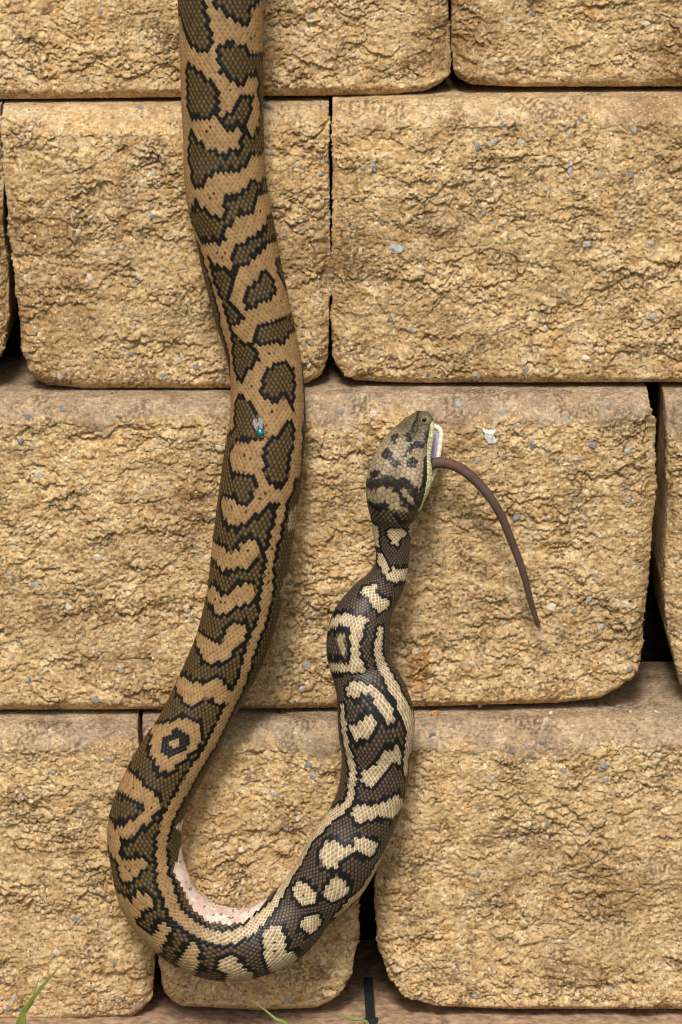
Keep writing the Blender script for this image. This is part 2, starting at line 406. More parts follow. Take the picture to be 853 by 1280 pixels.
    s2 = 1.35 * (J3[c2] - 0.5) + 0.85 * (0.5 - f1) - 1.2 * (1 - sstep(0, 0.10, f2 - f1)) * (J2[c2] > 0.4)
    f1, f2, c3 = worley(qx / 3.3, qz / 2.6 + 5, seed + 42)
    s3 = 0.75 * (J3[c3] - 0.5) + 0.55 * (0.5 - f1) - 0.75 * (1 - sstep(0, 0.18, f2 - f1)) * (J2[c3] > 0.45)
    f1, f2, c4 = worley(wx / 1.75, wz / 1.55 + 5, seed + 43)
    s4 = 0.50 * (J3[c4] - 0.5) + 0.25 * (0.5 - f1)
    grit = s4 + 0.30 * gnoise(wx / 1.3, wz / 1.25, seed + 50) + 0.5 * gnoise(wx / 5.2, wz / 4.4, seed + 52)
    rid = np.abs(fbm(qx / 30, qz / 11, seed + 60, 3)); gate = sstep(-0.12, 0.22, gnoise(wx / 23, wz / 17, seed + 64)); gate = gate * sstep(-0.1, 0.3, gnoise(wx / 6.5, wz / 5.5, seed + 66)); crack = -1.7 * gate * np.exp(-(rid / 0.020) ** 2)
    rid2 = np.abs(fbm(qx / 12, qz / 5.5, seed + 62, 2)); crack2 = -1.5 * sstep(-0.1, 0.25, gnoise(wx / 15 + 7, wz / 12, seed + 65)) * np.exp(-(rid2 / 0.020) ** 2)
    patch = 0.30 + 0.85 * sstep(-0.25, 0.32, fbm(wx / 40, wz / 30, seed + 70, 2))      # calmer and rougher areas
    clod = (s1 + tilt + s2 * (0.5 + 0.5 * patch) + crack + crack2) * patch + s3 * (0.55 + 0.45 * patch)
    h = macro + clod + grit - 1.5 * np.exp(-np.clip(dt - lw, 0, 1) / 0.009)
    pit = 0.30 * s4 + 0.30 * gnoise(wx / 1.7, wz / 1.6, seed + 80) + 0.10 * gnoise(wx / 0.8, wz / 0.8, seed + 81) + 0.35 * fbm(wx / 9, wz / 7, seed + 82, 2)
    hh = (h * msk * rough + pit * (1 - msk)) / 1000.0
    hh = np.where(skirt > 0.022, 0, hh)
    pos = base + nrm * hh[..., None]
    sag = np.where(inside, np.clip(clod, -3, 3) * msk / 1000.0, 0)
    pos[..., 2] -= 0.5 * sag
    # ---- masks for the material
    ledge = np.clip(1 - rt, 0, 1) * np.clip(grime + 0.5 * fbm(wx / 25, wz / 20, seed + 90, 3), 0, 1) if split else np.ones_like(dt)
    ppx = CX + XZ[..., 0] * 2000; rust = np.zeros_like(dt); stain = np.zeros_like(dt)
    for (rx, ry, ra, rb_) in RUST:
        c = P1(rx, ry, yf)
        q = np.hypot((XZ[..., 0] - c[0]) * 2000 / ra, (XZ[..., 1] - c[2]) * 2000 / np.where(XZ[..., 1] < c[2], rb_ * 1.7, rb_ * 0.55))
        rust = np.maximum(rust, sstep(0, 0.75, np.clip(1.25 - q, 0, 1)) * np.clip(0.72 + 1.0 * gnoise(wx / 3.0, wz / 3.6, 5), 0, 1))
    for (rx, ry, ra, rb_) in STAINS:
        c = P1(rx, ry, yf)
        q = np.hypot((XZ[..., 0] - c[0]) * 2000 / ra, (XZ[..., 1] - c[2]) * 2000 / rb_)
        stain = np.maximum(stain, sstep(0, 0.7, np.clip(1.1 - q, 0, 1) * np.clip(0.4 + 1.3 * fbm(wx / 4, wz / 3, 8, 3), 0, 1)))
    stain = np.maximum(stain, 0.9 * sstep(0.10, 0.32, fbm(wx / 34, wz / 24, seed + 95, 4) ) * sstep(0.0, 0.35, gnoise(wx / 2.3, wz / 1.7, seed + 96) + 0.1))
    n, m = pos.shape[:2]
    F = grid_faces(n, m)
    fi = F[:, 0] // m; fj = F[:, 0] % m
    cu = (du[fi] + du[np.minimum(fi + 1, n - 1)]) > 0; cv = (dv[fj] + dv[np.minimum(fj + 1, m - 1)]) > 0
    F = F[~(cu & cv)][:, ::-1]
    ob = mesh_np(name, pos.reshape(-1, 3), F, M_WALL, None, True,
                 dict(ledge=('FLOAT', ledge), rust=('FLOAT', rust), stain=('FLOAT', stain)))
    child_of(ob, parent)
    # ---- aggregate stones set in the face
    r2 = random.Random(seed)
    ins = np.argwhere(inside[::1]); P = pos[inside]
    for (px, py, rad, mt) in CHIPS.get(key, []):
        c = P1(px, py, yf)
        k = np.argmin((P[:, 0] - c[0]) ** 2 + (P[:, 2] - c[2]) ** 2)
        rad = (rad or r2.uniform(3, 4.5)) / 2000.0
        q = P[k].copy(); dd = (P[:, 0] - q[0]) ** 2 + (P[:, 2] - q[2]) ** 2
        q[1] = np.percentile(P[dd < rad * rad, 1], 35)
        if mt is None: mt = r2.choice([0, 0, 1, 2])
        ch = bpy.data.objects.new('stone_chip', chip_meshes[r2.randrange(7) * 4 + mt]); COL.objects.link(ch)
        ch.location = (q[0], q[1] + rad * 0.06, q[2]); ch.rotation_euler = (r2.uniform(-.3, .3), r2.uniform(0, 6.28), r2.uniform(-.3, .3))
        ch.scale = (rad * r2.uniform(.95, 1.25), rad, rad * r2.uniform(.7, 1.0))
        child_of(ch, ob); ch.matrix_parent_inverse = ob.matrix_world.inverted()
    return ob, pos

SURF = {}
def B(key, *a, **k):
    ob, pos = block(key, *a, **k); SURF[key] = pos
B('A1', [(-330, -275), (556, -275)], [(-330, 126), (0, 126), (330, 122), (480, 120), (530, 116), (554, 106)],
  [(-330, -275), (-330, 126)], [(561, -275), (561, 70), (560, 92), (554, 106)], YF['A'], 1)
B('A2', [(565, -275), (1380, -275)], [(572, 100), (590, 107), (640, 110), (1380, 109)],
  [(565, -275), (565, 60), (567, 88), (572, 100)], [(1380, -275), (1380, 109)], YF['A'], 2)
B('A0', [(-900, -275), (-336, -275)], [(-900, 126), (-336, 126)], [(-900, -275), (-900, 126)], [(-336, -275), (-336, 126)], YF['A'], 14)
B('B0', [(-900, 128), (3, 128)], [(-900, 486), (-30, 484), (0, 450)], [(-900, 128), (-900, 486)],
  [(3, 128), (5, 200), (3, 290), (9, 330), (9, 400), (0, 450)], YF['B'], 3)
B('B1', [(6, 128), (411, 126)], [(37, 473), (60, 484), (110, 488), (280, 488), (380, 483), (402, 474)],
  [(6, 128), (9, 230), (14, 300), (20, 370), (28, 440), (37, 473)], [(411, 126), (412, 250), (412, 400), (410, 445), (402, 474)], YF['B'], 4, ledge_px=9, grime=0.35)
B('B2', [(416, 121), (560, 117), (1230, 112)], [(428, 472), (445, 478), (500, 481), (1230, 480)],
  [(416, 121), (417, 250), (415, 400), (416, 448), (428, 472)], [(1230, 112), (1230, 480)], YF['B'], 5, ledge_px=36, grime=0.3)
B('C0', [(-900, 488), (-72, 488)], [(-900, 891), (-72, 891)], [(-900, 488), (-900, 891)], [(-72, 488), (-72, 891)], YF['C'], 6)
B('C1', [(-66, 488), (300, 488), (420, 483), (808, 484)], [(-66, 891), (300, 890), (560, 886), (700, 882), (750, 876), (785, 858)],
  [(-66, 488), (-66, 891)], [(808, 484), (814, 540), (817, 620), (814, 690), (806, 770), (801, 830), (785, 858)], YF['C'], 7, ledge_px=36, grime=0.95)
B('C2', [(828, 485), (1620, 485)], [(852, 862), (870, 876), (930, 882), (1620, 882)],
  [(828, 485), (832, 560), (835, 650), (830, 735), (836, 800), (852, 862)], [(1620, 485), (1620, 882)], YF['C'], 8)
B('D0', [(-900, 893), (-340, 893)], [(-900, 1280), (-340, 1280)], [(-900, 893), (-900, 1280)], [(-340, 893), (-340, 1280)], YF['D'], 9)
B('D1', [(-334, 893), (173, 893)], [(-334, 1282), (100, 1279), (165, 1275), (189, 1258)],
  [(-334, 893), (-334, 1282)], [(173, 893), (178, 940), (189, 1100), (193, 1200), (189, 1258)], YF['D'], 10, ledge_px=34, grime=0.9)
B('D2', [(179, 893), (428, 889)], [(205, 1250), (225, 1262), (330, 1268), (395, 1264), (424, 1252)],
  [(179, 893), (184, 940), (194, 1100), (197, 1200), (205, 1250)], [(428, 889), (438, 1000), (449, 1110), (447, 1170), (441, 1220), (424, 1252)], YF['D'], 12, ledge_px=36, grime=0.95)
B('D3', [(496, 889), (853, 885), (1290, 884)], [(512, 1252), (545, 1262), (640, 1266), (1290, 1265)],
  [(496, 889), (484, 960), (472, 1060), (468, 1130), (474, 1190), (488, 1228), (512, 1252)], [(1290, 884), (1290, 1265)], YF['D'], 11, ledge_px=44, grime=0.95)
B('D4', [(1296, 884), (1620, 884)], [(1296, 1265), (1620, 1265)], [(1296, 884), (1296, 1265)], [(1620, 884), (1620, 1265)], YF['D'], 13)

M_FOOT = flat_material('footing_concrete', (0.33, 0.22, 0.14), 0.95, 160, 0.5, 0.2, 0.0012)
# footing: a rough slab that carries the lowest course
def footing():
    nx, ny = 420, 60
    X = np.linspace(-0.66, 0.62, nx); prof = []
    zt = Z_BASE - 0.0012
    for y in np.linspace(0.13, -0.045, 40): prof.append((y, zt))
    for a in np.linspace(0, math.pi / 2, 8): prof.append((-0.045 - 0.012 * math.sin(a), zt - 0.012 * (1 - math.cos(a))))
    for z in np.linspace(zt - 0.014, Z_GROUND - 0.02, 12): prof.append((-0.057, z))
    prof = np.array(prof)
    V = np.stack([X[:, None] + 0 * prof[None, :, 0], prof[None, :, 0] + 0 * X[:, None], prof[None, :, 1] + 0 * X[:, None]], -1)
    V[..., 2] += 0.0012 * fbm(V[..., 0] * 60, V[..., 1] * 60, 3, 3) + 0.0010 * np.clip(gnoise(V[..., 0] * 240, V[..., 1] * 240, 5), 0, 1) - 0.0008
    V[..., 1] += 0.0025 * fbm(V[..., 0] * 30, V[..., 2] * 60, 4, 3) * (V[..., 1] < -0.03)
    ob = mesh_np('footing', V.reshape(-1, 3), grid_faces(nx, len(prof)), M_FOOT)
    child_of(ob, wall)
footing()

# earth packed behind the blocks and on the terrace above
def solid(name, x0, x1, y0, y1, z0, z1, mat):
    v = [(x, y, z) for x in (x0, x1) for y in (y0, y1) for z in (z0, z1)]
    f = [(0, 1, 3, 2), (4, 6, 7, 5), (0, 4, 5, 1), (2, 3, 7, 6), (0, 2, 6, 4), (1, 5, 7, 3)]
    return mesh_np(name, v, f, mat, None, False)
Z_TOP = float(P1(400, -275, YF['A'] + 0.034)[2])
sb = solid('terrace_earth', -8, 8, 0.19, 9, Z_GROUND - 0.05, Z_TOP - 0.004, M_SOIL); sb['kind'] = 'structure'

# ------------------------------------------------------------------ the snake
MM = 1 / 2000.0          # metres per photo pixel on the wall
# body edges (outer/left, inner/right) along the animal, from the hanging part to the snout
PAIRS = [((225, -150), (327, -150)), ((225, -60), (327, -60)), ((225, 0), (327, 0)), ((228, 100), (327, 100)), ((231, 165), (328, 165)),
    ((233, 230), (331, 227)), ((243, 283), (340, 275)), ((254, 333), (349, 325)), ((267, 385), (360, 377)), ((282, 435), (371, 428)),
    ((290, 480), (379, 480)), ((288, 530), (381, 533)), ((280, 578), (377, 586)), ((275, 615), (372, 628)), ((270, 655), (366, 672)),
    ((265, 700), (358, 718)), ((259, 745), (348, 768)), ((247, 792), (331, 822)), ((228, 838), (303, 876)), ((202, 893), (270, 943)),
    ((179, 926), (252, 975)), ((156, 968), (238, 1001)), ((140, 1008), (228, 1032)), ((135, 1044), (226, 1052)), ((140, 1086), (229, 1072)),
    ((151, 1132), (236, 1093)), ((174, 1169), (243, 1108)), ((202, 1196), (255, 1120)), ((232, 1214), (268, 1129)), ((261, 1224), (281, 1133)),
    ((294, 1226), (300, 1135)), ((330, 1219), (316, 1133)), ((356, 1208), (330, 1126)), ((383, 1188), (342, 1116)), ((407, 1160), (356, 1101)),
    ((449, 1121), (376, 1072)), ((469, 1089), (391, 1043)), ((487, 1050), (410, 1017)), ((501, 1014), (421, 994)), ((508, 985), (427, 968)),
    ((512, 945), (428, 948)), ((516, 915), (425, 925)), ((517, 893), (424, 905)), ((512, 872), (423, 888)), ((502, 849), (421, 868)),
    ((490, 829), (417, 848)), ((486, 808), (410, 824)), ((487, 786), (411, 800)), ((489, 768), (418, 780)), ((495, 752), (436, 749)),
    ((503, 737), (453, 733)), ((509, 718), (466, 715)), ((511, 697), (471, 697)), ((513, 672), (468, 671)), ((517, 652), (465, 649)),
    ((525, 637), (461, 628)), ((532, 620), (459, 608)), ((538, 604), (461, 592)), ((539, 587), (467, 577)), ((539, 571), (475, 563)),
    ((541, 554), (487, 549)), ((543, 540), (498, 538)), ((542, 528), (505, 526)), ((538, 520), (510, 519)), ((531, 516), (516, 515.5)), ((524, 514), (521, 514))]

def bodyline():
    mid = []; rad = []
    n = len(PAIRS)
    for i, (a, b) in enumerate(PAIRS):
        c = ((a[0] + b[0]) / 2, (a[1] + b[1]) / 2); hw = math.hypot(a[0] - b[0], a[1] - b[1]) / 2
        Yc = 0.056 - (c[1] - 150) * 7.3e-5          # line over the ledge corners
        if i > 33: Yc -= 0.004 * min(1, (i - 33) / 10)
        if i > 48: Yc -= 0.012 * min(1, (i - 48) / 8)
        rm = hw * MM
        lift = 0.9 * max(rm, 0.012 if i > 50 else 0)
        mid.append(P1(c[0], c[1], Yc - lift)); rad.append(rm)
    mid = np.array(mid); rad = np.array(rad)
    x0 = mid[0, 0]; zt = Z_TOP
    top = [(-0.27, .66, zt + .004, .003), (-0.33, .56, zt + .008, .009), (-0.29, .47, zt + .013, .015), (-0.19, .40, zt + .018, .0205), (-0.11, .33, zt + .021, .0235),
           (x0 - .012, .25, zt + .0225, .025), (x0 - .002, .17, zt + .0225, .0255), (x0, .115, zt + .019, .0256), (x0, .078, zt + .004, .0257), (x0, .064, zt - .025, .0257)]
    top = np.array(top)
    ctrl = np.vstack([top, np.c_[mid, rad]])
    d = spline(ctrl, 40)
    L = np.r_[0, np.cumsum(np.linalg.norm(np.diff(d[:, :3], axis=0), axis=1))]
    keep = np.r_[True, np.diff(L) > 1e-7]; d = d[keep]; L = L[keep]
    n = int(L[-1] / (0.5 * MM))
    t = np.linspace(0, L[-1], n)
    out = np.stack([np.interp(t, L, d[:, k]) for k in range(4)], 1)
    k = np.ones(25) / 25                                     # take the corners off the traced line
    sm = out.copy()
    for c in range(4):
        pad = np.r_[2 * out[0, c] - out[25:0:-1, c], out[:, c], 2 * out[-1, c] - out[-2:-27:-1, c]]
        sm[:, c] = np.convolve(pad, k, 'same')[25:-25]
    sm[:, 3] = np.maximum(np.where(t > L[-1] - 16 * MM, out[:, 3], sm[:, 3]), 0.0004)
    L2 = np.r_[0, np.cumsum(np.linalg.norm(np.diff(sm[:, :3], axis=0), axis=1))]
    return sm, L2
CL, CS = bodyline()
CC = CL[:, :3]; CR = CL[:, 3]
CT = np.gradient(CC, axis=0); CT /= np.linalg.norm(CT, axis=1)[:, None]
VN = -FWD
CB = np.cross(VN, CT); CB /= np.linalg.norm(CB, axis=1)[:, None]
CN = np.cross(CT, CB)
CN *= np.sign((CN * VN).sum(1))[:, None]

def project(p):
    d = np.asarray(p) - CAM
    z = d @ FWD
    return np.stack([CX + FPX * (d @ RGT) / z, CY - FPX * (d @ UPV) / z], -1)
CPX = project(CC)
CHW = CR * FPX / ((CC - CAM) @ FWD)
TPX = np.gradient(CPX, axis=0); TPX /= np.linalg.norm(TPX, axis=1)[:, None] + 1e-9
LPX = np.stack([TPX[:, 1], -TPX[:, 0]], 1)
VIS = np.where((CC[:, 1] < 0.075) & (CPX[:, 1] > -140))[0]

def on_body(pts):
    """picture points traced on the animal -> (distance along it, angle round it)"""
    out = []
    for p in np.asarray(pts, float):
        d = np.linalg.norm(CPX[VIS] - p, axis=1) / (CHW[VIS] + 12)
        i = VIS[np.argmin(d)]
        t = float((p - CPX[i]) @ LPX[i]) / CHW[i]
        s = CS[i] + float((p - CPX[i]) @ TPX[i]) * MM
        th = math.asin(max(-1, min(1, t)))
        if abs(t) > 0.93: th = math.copysign(R(68) + (abs(t) - 0.93) * R(420), t)
        out.append((s, th))
    return np.array(out)

ZV = {1: (210, 0, 6.093), 2: (225, 200, 6.093), 3: (260, 390, 6.093), 4: (250, 580, 6.093), 5: (190, 770, 5.331), 6: (125, 930, 6.093),
      7: (140, 1080, 4.265), 8: (310, 1030, 4.265), 9: (400, 850, 6.093), 10: (400, 690, 6.093), 11: (445, 500, 7.108)}
def Z(k, pts):
    ox, oy, s = ZV[k]; return [(ox + x / s, oy + y / s) for x, y in pts]
def stripe(k, pts, wd):
    pts = np.array(Z(k, pts)); wd = np.broadcast_to(np.asarray(wd, float), (len(pts),)) / 2
    t = np.gradient(pts, axis=0); t /= np.linalg.norm(t, axis=1)[:, None]
    nn = np.stack([-t[:, 1], t[:, 0]], 1) * wd[:, None]
    return np.vstack([pts + nn, (pts - nn)[::-1]])

BROWN, TAN, BLACK, BELLY, HEAD, HDARK, LABIAL, GREY = range(8)
MARKS = []
def mk(cat, pts): MARKS.append((cat, pts))
# saddles of the hanging part (brown on tan)
mk(BROWN, Z(1, [(60, -300), (280, -150), (310, 60), (330, 180), (355, 280), (340, 370), (280, 410), (220, 390), (165, 350), (130, 260), (105, 150), (60, 60)]))
mk(BROWN, Z(1, [(320, -60), (380, 60), (470, 130), (600, 215), (640, 170), (640, 70), (700, 20), (780, -50), (780, -300), (380, -300)]))
mk(BROWN, Z(1, [(380, 345), (480, 290), (560, 330), (615, 320), (620, 400), (700, 380), (790, 420), (790, 500), (640, 580), (570, 650), (490, 620), (400, 540), (380, 480)]))
mk(BROWN, Z(1, [(690, 560), (680, 700), (700, 800), (690, 950), (640, 1030), (790, 1030), (790, 560)]))
mk(BROWN, Z(1, [(150, 470), (210, 500), (300, 570), (370, 640), (410, 710), (410, 850), (380, 880), (280, 915), (190, 900), (155, 800), (150, 650), (140, 540)]))
mk(BROWN, Z(1, [(400, 870), (520, 810), (570, 700), (655, 715), (645, 830), (605, 930), (620, 1020), (570, 1010), (540, 960), (450, 1020), (400, 930)]))
mk(BROWN, Z(1, [(190, 980), (230, 1040), (320, 1150), (370, 1120), (440, 1160), (540, 1110), (580, 1000), (640, 1030), (700, 960), (790, 960), (790, 1080), (650, 1190), (600, 1260)])
   + Z(2, [(530, 20), (450, 80), (390, 100), (280, 85), (230, 150), (190, 215), (130, 210), (95, 150), (70, 10)]) + Z(1, [(150, 1150), (170, 1040)]))
mk(BROWN, Z(2, [(120, 300), (180, 340), (250, 400), (330, 430), (320, 300), (330, 240), (480, 220), (540, 130), (590, 150), (720, 100), (760, 280), (610, 250), (580, 340), (540, 420),
               (430, 440), (370, 520), (350, 590), (320, 630), (220, 620), (180, 640), (130, 550), (100, 470), (0, 420), (0, 340), (90, 400)]))
mk(BROWN, Z(2, [(400, 640), (480, 595), (560, 550), (630, 505), (655, 400), (800, 420), (830, 640), (690, 630), (640, 670), (600, 715), (540, 765), (450, 815), (400, 830), (395, 720)]))
mk(BROWN, Z(2, [(205, 705), (270, 775), (350, 800), (430, 830), (430, 930), (375, 1000), (380, 1060), (470, 1140), (490, 1180)])
   + Z(3, [(190, 100), (240, 190), (310, 210), (340, 215), (390, 260), (390, 340), (360, 400), (310, 420), (260, 530), (220, 510), (190, 400), (180, 200)]) + Z(2, [(340, 1140), (280, 980), (230, 830)]))
mk(BROWN, Z(2, [(490, 1020), (520, 930), (600, 880), (640, 790), (700, 850), (740, 1000), (650, 1060), (560, 1110), (490, 1140), (480, 1080)]))
mk(BROWN, Z(2, [(715, 740), (740, 860), (800, 1000), (880, 1020), (860, 700)]))
mk(BROWN, Z(2, [(95, 490), (150, 640), (230, 880), (300, 1150), (320, 1290), (200, 1290), (120, 900), (0, 500)]))
mk(BROWN, Z(3, [(340, 215), (350, 130), (370, 60), (490, 25), (540, 10), (640, 20), (720, 20), (720, 120), (610, 170), (590, 240), (530, 215), (440, 215), (390, 240)]))
mk(BROWN, Z(3, [(75, 0), (120, 150), (170, 350), (178, 560), (60, 560), (0, 0)]))
mk(BROWN, Z(3, [(405, 480), (440, 410), (540, 345), (590, 350), (660, 420), (670, 560), (665, 680), (650, 740), (600, 660), (560, 650), (510, 685), (450, 660), (400, 590)]))
mk(BROWN, Z(3, [(205, 680), (240, 610), (290, 620), (340, 690), (390, 760), (440, 800), (430, 860), (390, 960), (300, 1000), (240, 985), (200, 1000), (170, 1080), (165, 930), (200, 880), (205, 780)]))
mk(BROWN, Z(3, [(170, 930), (210, 990), (180, 1080), (200, 1160), (170, 1290), (20, 1290), (60, 1100)]))
mk(BROWN, Z(3, [(430, 1240), (425, 1120), (440, 980), (500, 930), (640, 780), (665, 860), (660, 1000), (630, 1160)]) + Z(4, [(690, 0), (680, 80), (620, 170), (540, 130), (490, 70)]))
mk(BROWN, Z(3, [(690, 250), (712, 500), (728, 700), (718, 900), (695, 1280), (850, 1280), (850, 250)]))
mk(BROWN, Z(4, [(170, 20), (230, 10), (290, 30), (350, 40), (410, 45), (445, 110), (430, 190), (380, 285), (290, 270), (220, 240), (180, 230), (60, 260), (60, 20)]))
# tan bands of the lower part
mk(TAN, Z(4, [(160, 290), (190, 240), (260, 260), (370, 290), (430, 200), (450, 110), (400, 30), (380, -10), (480, -10), (490, 70), (540, 130), (610, 170), (640, 180), (620, 240), (545, 260), (460, 320), (390, 390), (330, 425), (230, 415), (190, 380)]))
mk(TAN, Z(4, [(60, 640), (110, 600), (170, 590), (230, 650), (310, 620), (330, 570), (400, 545), (460, 570), (465, 640), (420, 700), (340, 750), (230, 750), (190, 780), (140, 720)]))
mk(TAN, Z(4, [(30, 960), (95, 920), (130, 930), (180, 970), (260, 950), (300, 890), (370, 850), (420, 880), (430, 950), (370, 1010), (290, 1030), (200, 1100), (150, 1110), (110, 1050)]))
mk(TAN, Z(5, [(300, 90), (390, 120), (440, 160), (500, 130), (530, 20), (600, 10), (645, 40), (640, 100), (570, 180), (530, 240), (430, 270), (370, 250), (340, 210)]))
mk(TAN, Z(5, [(190, 390), (225, 400), (290, 420), (370, 420), (480, 375), (520, 440), (540, 480), (600, 440), (560, 540), (500, 540), (440, 550), (420, 500), (350, 530), (270, 560), (230, 530), (170, 450)]))
mk(TAN, Z(5, [(10, 740), (110, 700), (180, 660), (260, 650), (320, 690), (350, 750), (330, 830), (260, 900), (180, 970), (120, 1000), (70, 1000), (50, 940), (15, 900), (10, 800)]))
mk(BLACK, Z(5, [(70, 840), (90, 795), (165, 730), (225, 720), (240, 760), (272, 765), (268, 835), (205, 900), (150, 922), (80, 880)]))
mk(TAN, Z(5, [(135, 825), (165, 795), (200, 800), (208, 830), (175, 850), (145, 845)]))
mk(TAN, Z(6, [(110, 280), (200, 200), (265, 195), (340, 260), (420, 330), (485, 400), (475, 450), (400, 540), (320, 600), (230, 650), (170, 680), (155, 760), (160, 830), (300, 800), (340, 810), (365, 850), (310, 940), (250, 990),
             (200, 1010), (165, 980), (150, 890), (110, 820), (60, 740), (0, 690), (0, 600), (100, 590), (140, 610), (220, 570), (320, 520), (370, 460), (350, 400), (310, 380), (265, 395), (220, 365), (165, 350)]))
mk(TAN, Z(7, [(0, 90), (60, 150), (110, 190), (140, 130), (190, 120), (215, 160), (200, 200), (140, 240), (130, 280), (150, 320), (200, 350), (240, 320), (250, 290), (290, 280), (310, 330), (270, 400), (255, 455), (190, 440), (100, 360), (20, 230)]))
mk(TAN, Z(7, [(425, 370), (470, 420), (460, 500), (450, 620), (380, 590), (360, 510), (400, 440)]))
mk(TAN, Z(7, [(570, 480), (640, 460), (670, 510), (700, 540), (740, 570), (730, 660), (620, 690), (600, 570), (570, 540)]))
mk(TAN, Z(8, [(95, 560), (130, 515), (180, 530), (205, 590), (205, 660), (250, 680), (240, 760), (160, 790), (100, 710), (90, 640)]))
mk(TAN, Z(8, [(280, 500), (330, 460), (390, 450), (410, 490), (370, 550), (330, 570), (290, 540)]))
mk(TAN, Z(8, [(260, 310), (300, 260), (340, 290), (400, 320), (380, 370), (320, 405), (280, 370)]))
mk(TAN, Z(8, [(430, 320), (450, 260), (490, 235), (530, 270), (550, 320), (490, 375), (440, 350)]))
mk(TAN, Z(8, [(395, 110), (430, 65), (480, 80), (510, 100), (560, 100), (570, 60), (620, 40), (700, 90), (670, 140), (640, 160), (580, 125), (530, 140), (480, 190), (440, 190), (400, 150)]))
mk(TAN, Z(9, [(240, 970), (290, 910), (390, 900), (480, 890), (520, 850), (590, 850), (630, 930), (590, 1000), (520, 1010), (440, 980), (380, 1020), (320, 1040), (270, 1010)]))
mk(TAN, Z(9, [(310, 660), (370, 610), (430, 570), (440, 500), (500, 450), (590, 440), (615, 500), (610, 580), (540, 570), (490, 640), (440, 700), (400, 760), (320, 720)]))
mk(TAN, Z(9, [(210, 310), (280, 290), (380, 240), (425, 260), (420, 310), (380, 370), (330, 380), (280, 390), (230, 350)]))
mk(TAN, Z(10, [(200, 1040), (250, 990), (330, 1000), (420, 1040), (480, 1090), (540, 1170), (560, 1240), (500, 1250), (440, 1170), (400, 1090), (320, 1070), (250, 1110), (210, 1080)]))
mk(TAN, Z(10, [(30, 820), (130, 810), (220, 800), (240, 720), (245, 560), (170, 550), (70, 600), (90, 520), (150, 480), (210, 465), (260, 500), (320, 480), (360, 510), (330, 590), (300, 650), (290, 720), (310, 790), (350, 880), (280, 870), (200, 870), (110, 900), (40, 900)]))
mk(GREY, Z(10, [(140, 620), (190, 600), (195, 700), (180, 770), (150, 720)]))
mk(TAN, Z(10, [(290, 300), (380, 250), (440, 215), (440, 260), (410, 310), (480, 340), (530, 360), (525, 420), (450, 450), (390, 390), (370, 330), (310, 320)]))
mk(TAN, Z(10, [(520, 140), (560, 85), (620, 110), (690, 120), (690, 170), (600, 200), (530, 190)]))
mk(TAN, Z(10, [(440, 0), (480, 0), (500, 50), (530, 110), (510, 150), (470, 90), (440, 60)]))
mk(TAN, Z(11, [(140, 1000), (190, 1060), (205, 1280), (150, 1280)]))
mk(TAN, Z(11, [(280, 1100), (330, 1060), (410, 1055), (460, 1150), (430, 1170), (380, 1190), (370, 1250), (320, 1230), (290, 1170)]))
mk(TAN, Z(11, [(480, 1040), (540, 1040), (520, 1150), (475, 1210)]))
# pale line along the flank
mk(TAN, stripe(4, [(730, -10), (690, 130), (640, 260), (600, 450), (555, 620), (535, 780), (522, 900), (512, 1000), (490, 1120), (450, 1250)], [8, 9, 9, 9, 10, 9, 12, 11, 8, 10]))
mk(TAN, stripe(5, [(740, 20), (690, 120), (650, 250), (620, 400), (560, 530), (480, 690), (400, 850), (330, 960), (250, 1080), (170, 1230)], 9.5))
mk(TAN, stripe(6, [(830, 30), (740, 190), (650, 330), (580, 450), (520, 570), (490, 680), (475, 800), (480, 900), (490, 1000), (530, 1120), (580, 1250)], [9, 10, 11, 12, 12, 12, 12, 12, 13, 14, 15]))
mk(TAN, stripe(7, [(285, 30), (300, 100), (340, 230), (420, 310), (520, 360), (600, 375), (680, 355), (760, 300), (830, 240)], [13, 14, 14, 14, 15, 14, 13, 11, 10]))
mk(TAN, stripe(8, [(-20, 570), (100, 470), (170, 370), (230, 260), (320, 100), (400, 0)], [10, 9, 8, 8, 7.5, 7.5]))
mk(TAN, stripe(9, [(-20, 1160), (90, 1020), (210, 920), (245, 800), (255, 680), (240, 580), (200, 440), (180, 320), (165, 170)], [8, 8, 8, 8, 8, 8, 7, 6, 5]))
mk(TAN, stripe(9, [(530, 0), (590, 120), (660, 250), (690, 380), (680, 480), (655, 560), (650, 700)], [11, 11, 11, 10, 9, 6, 4]))
mk(TAN, stripe(10, [(470, 560), (440, 700), (470, 850), (520, 950), (590, 1080), (650, 1200), (690, 1290)], [6, 9, 12, 13, 12, 11, 11]))
mk(TAN, stripe(8, [(770, 60), (705, 200), (640, 310), (560, 385), (480, 475)], [4, 6, 7, 6, 5]))
mk(GREY, Z(4, [(670, 470), (690, 340), (720, 320), (790, 330), (760, 470), (710, 500)]))
mk(GREY, Z(4, [(610, 990), (640, 860), (700, 840), (680, 1000), (620, 1040)]))
# throat and belly seen inside the bend
mk(BELLY, Z(6, [(620, 700), (590, 600), (680, 480), (740, 400), (900, 400), (860, 700), (900, 1290), (740, 1265), (640, 1080), (565, 920), (600, 830)]))
mk(BELLY, Z(7, [(330, -20), (400, 150), (450, 230), (500, 280), (560, 300), (680, 300), (760, 262), (835, 185), (850, 100), (600, 100), (450, 60), (400, -20)]))
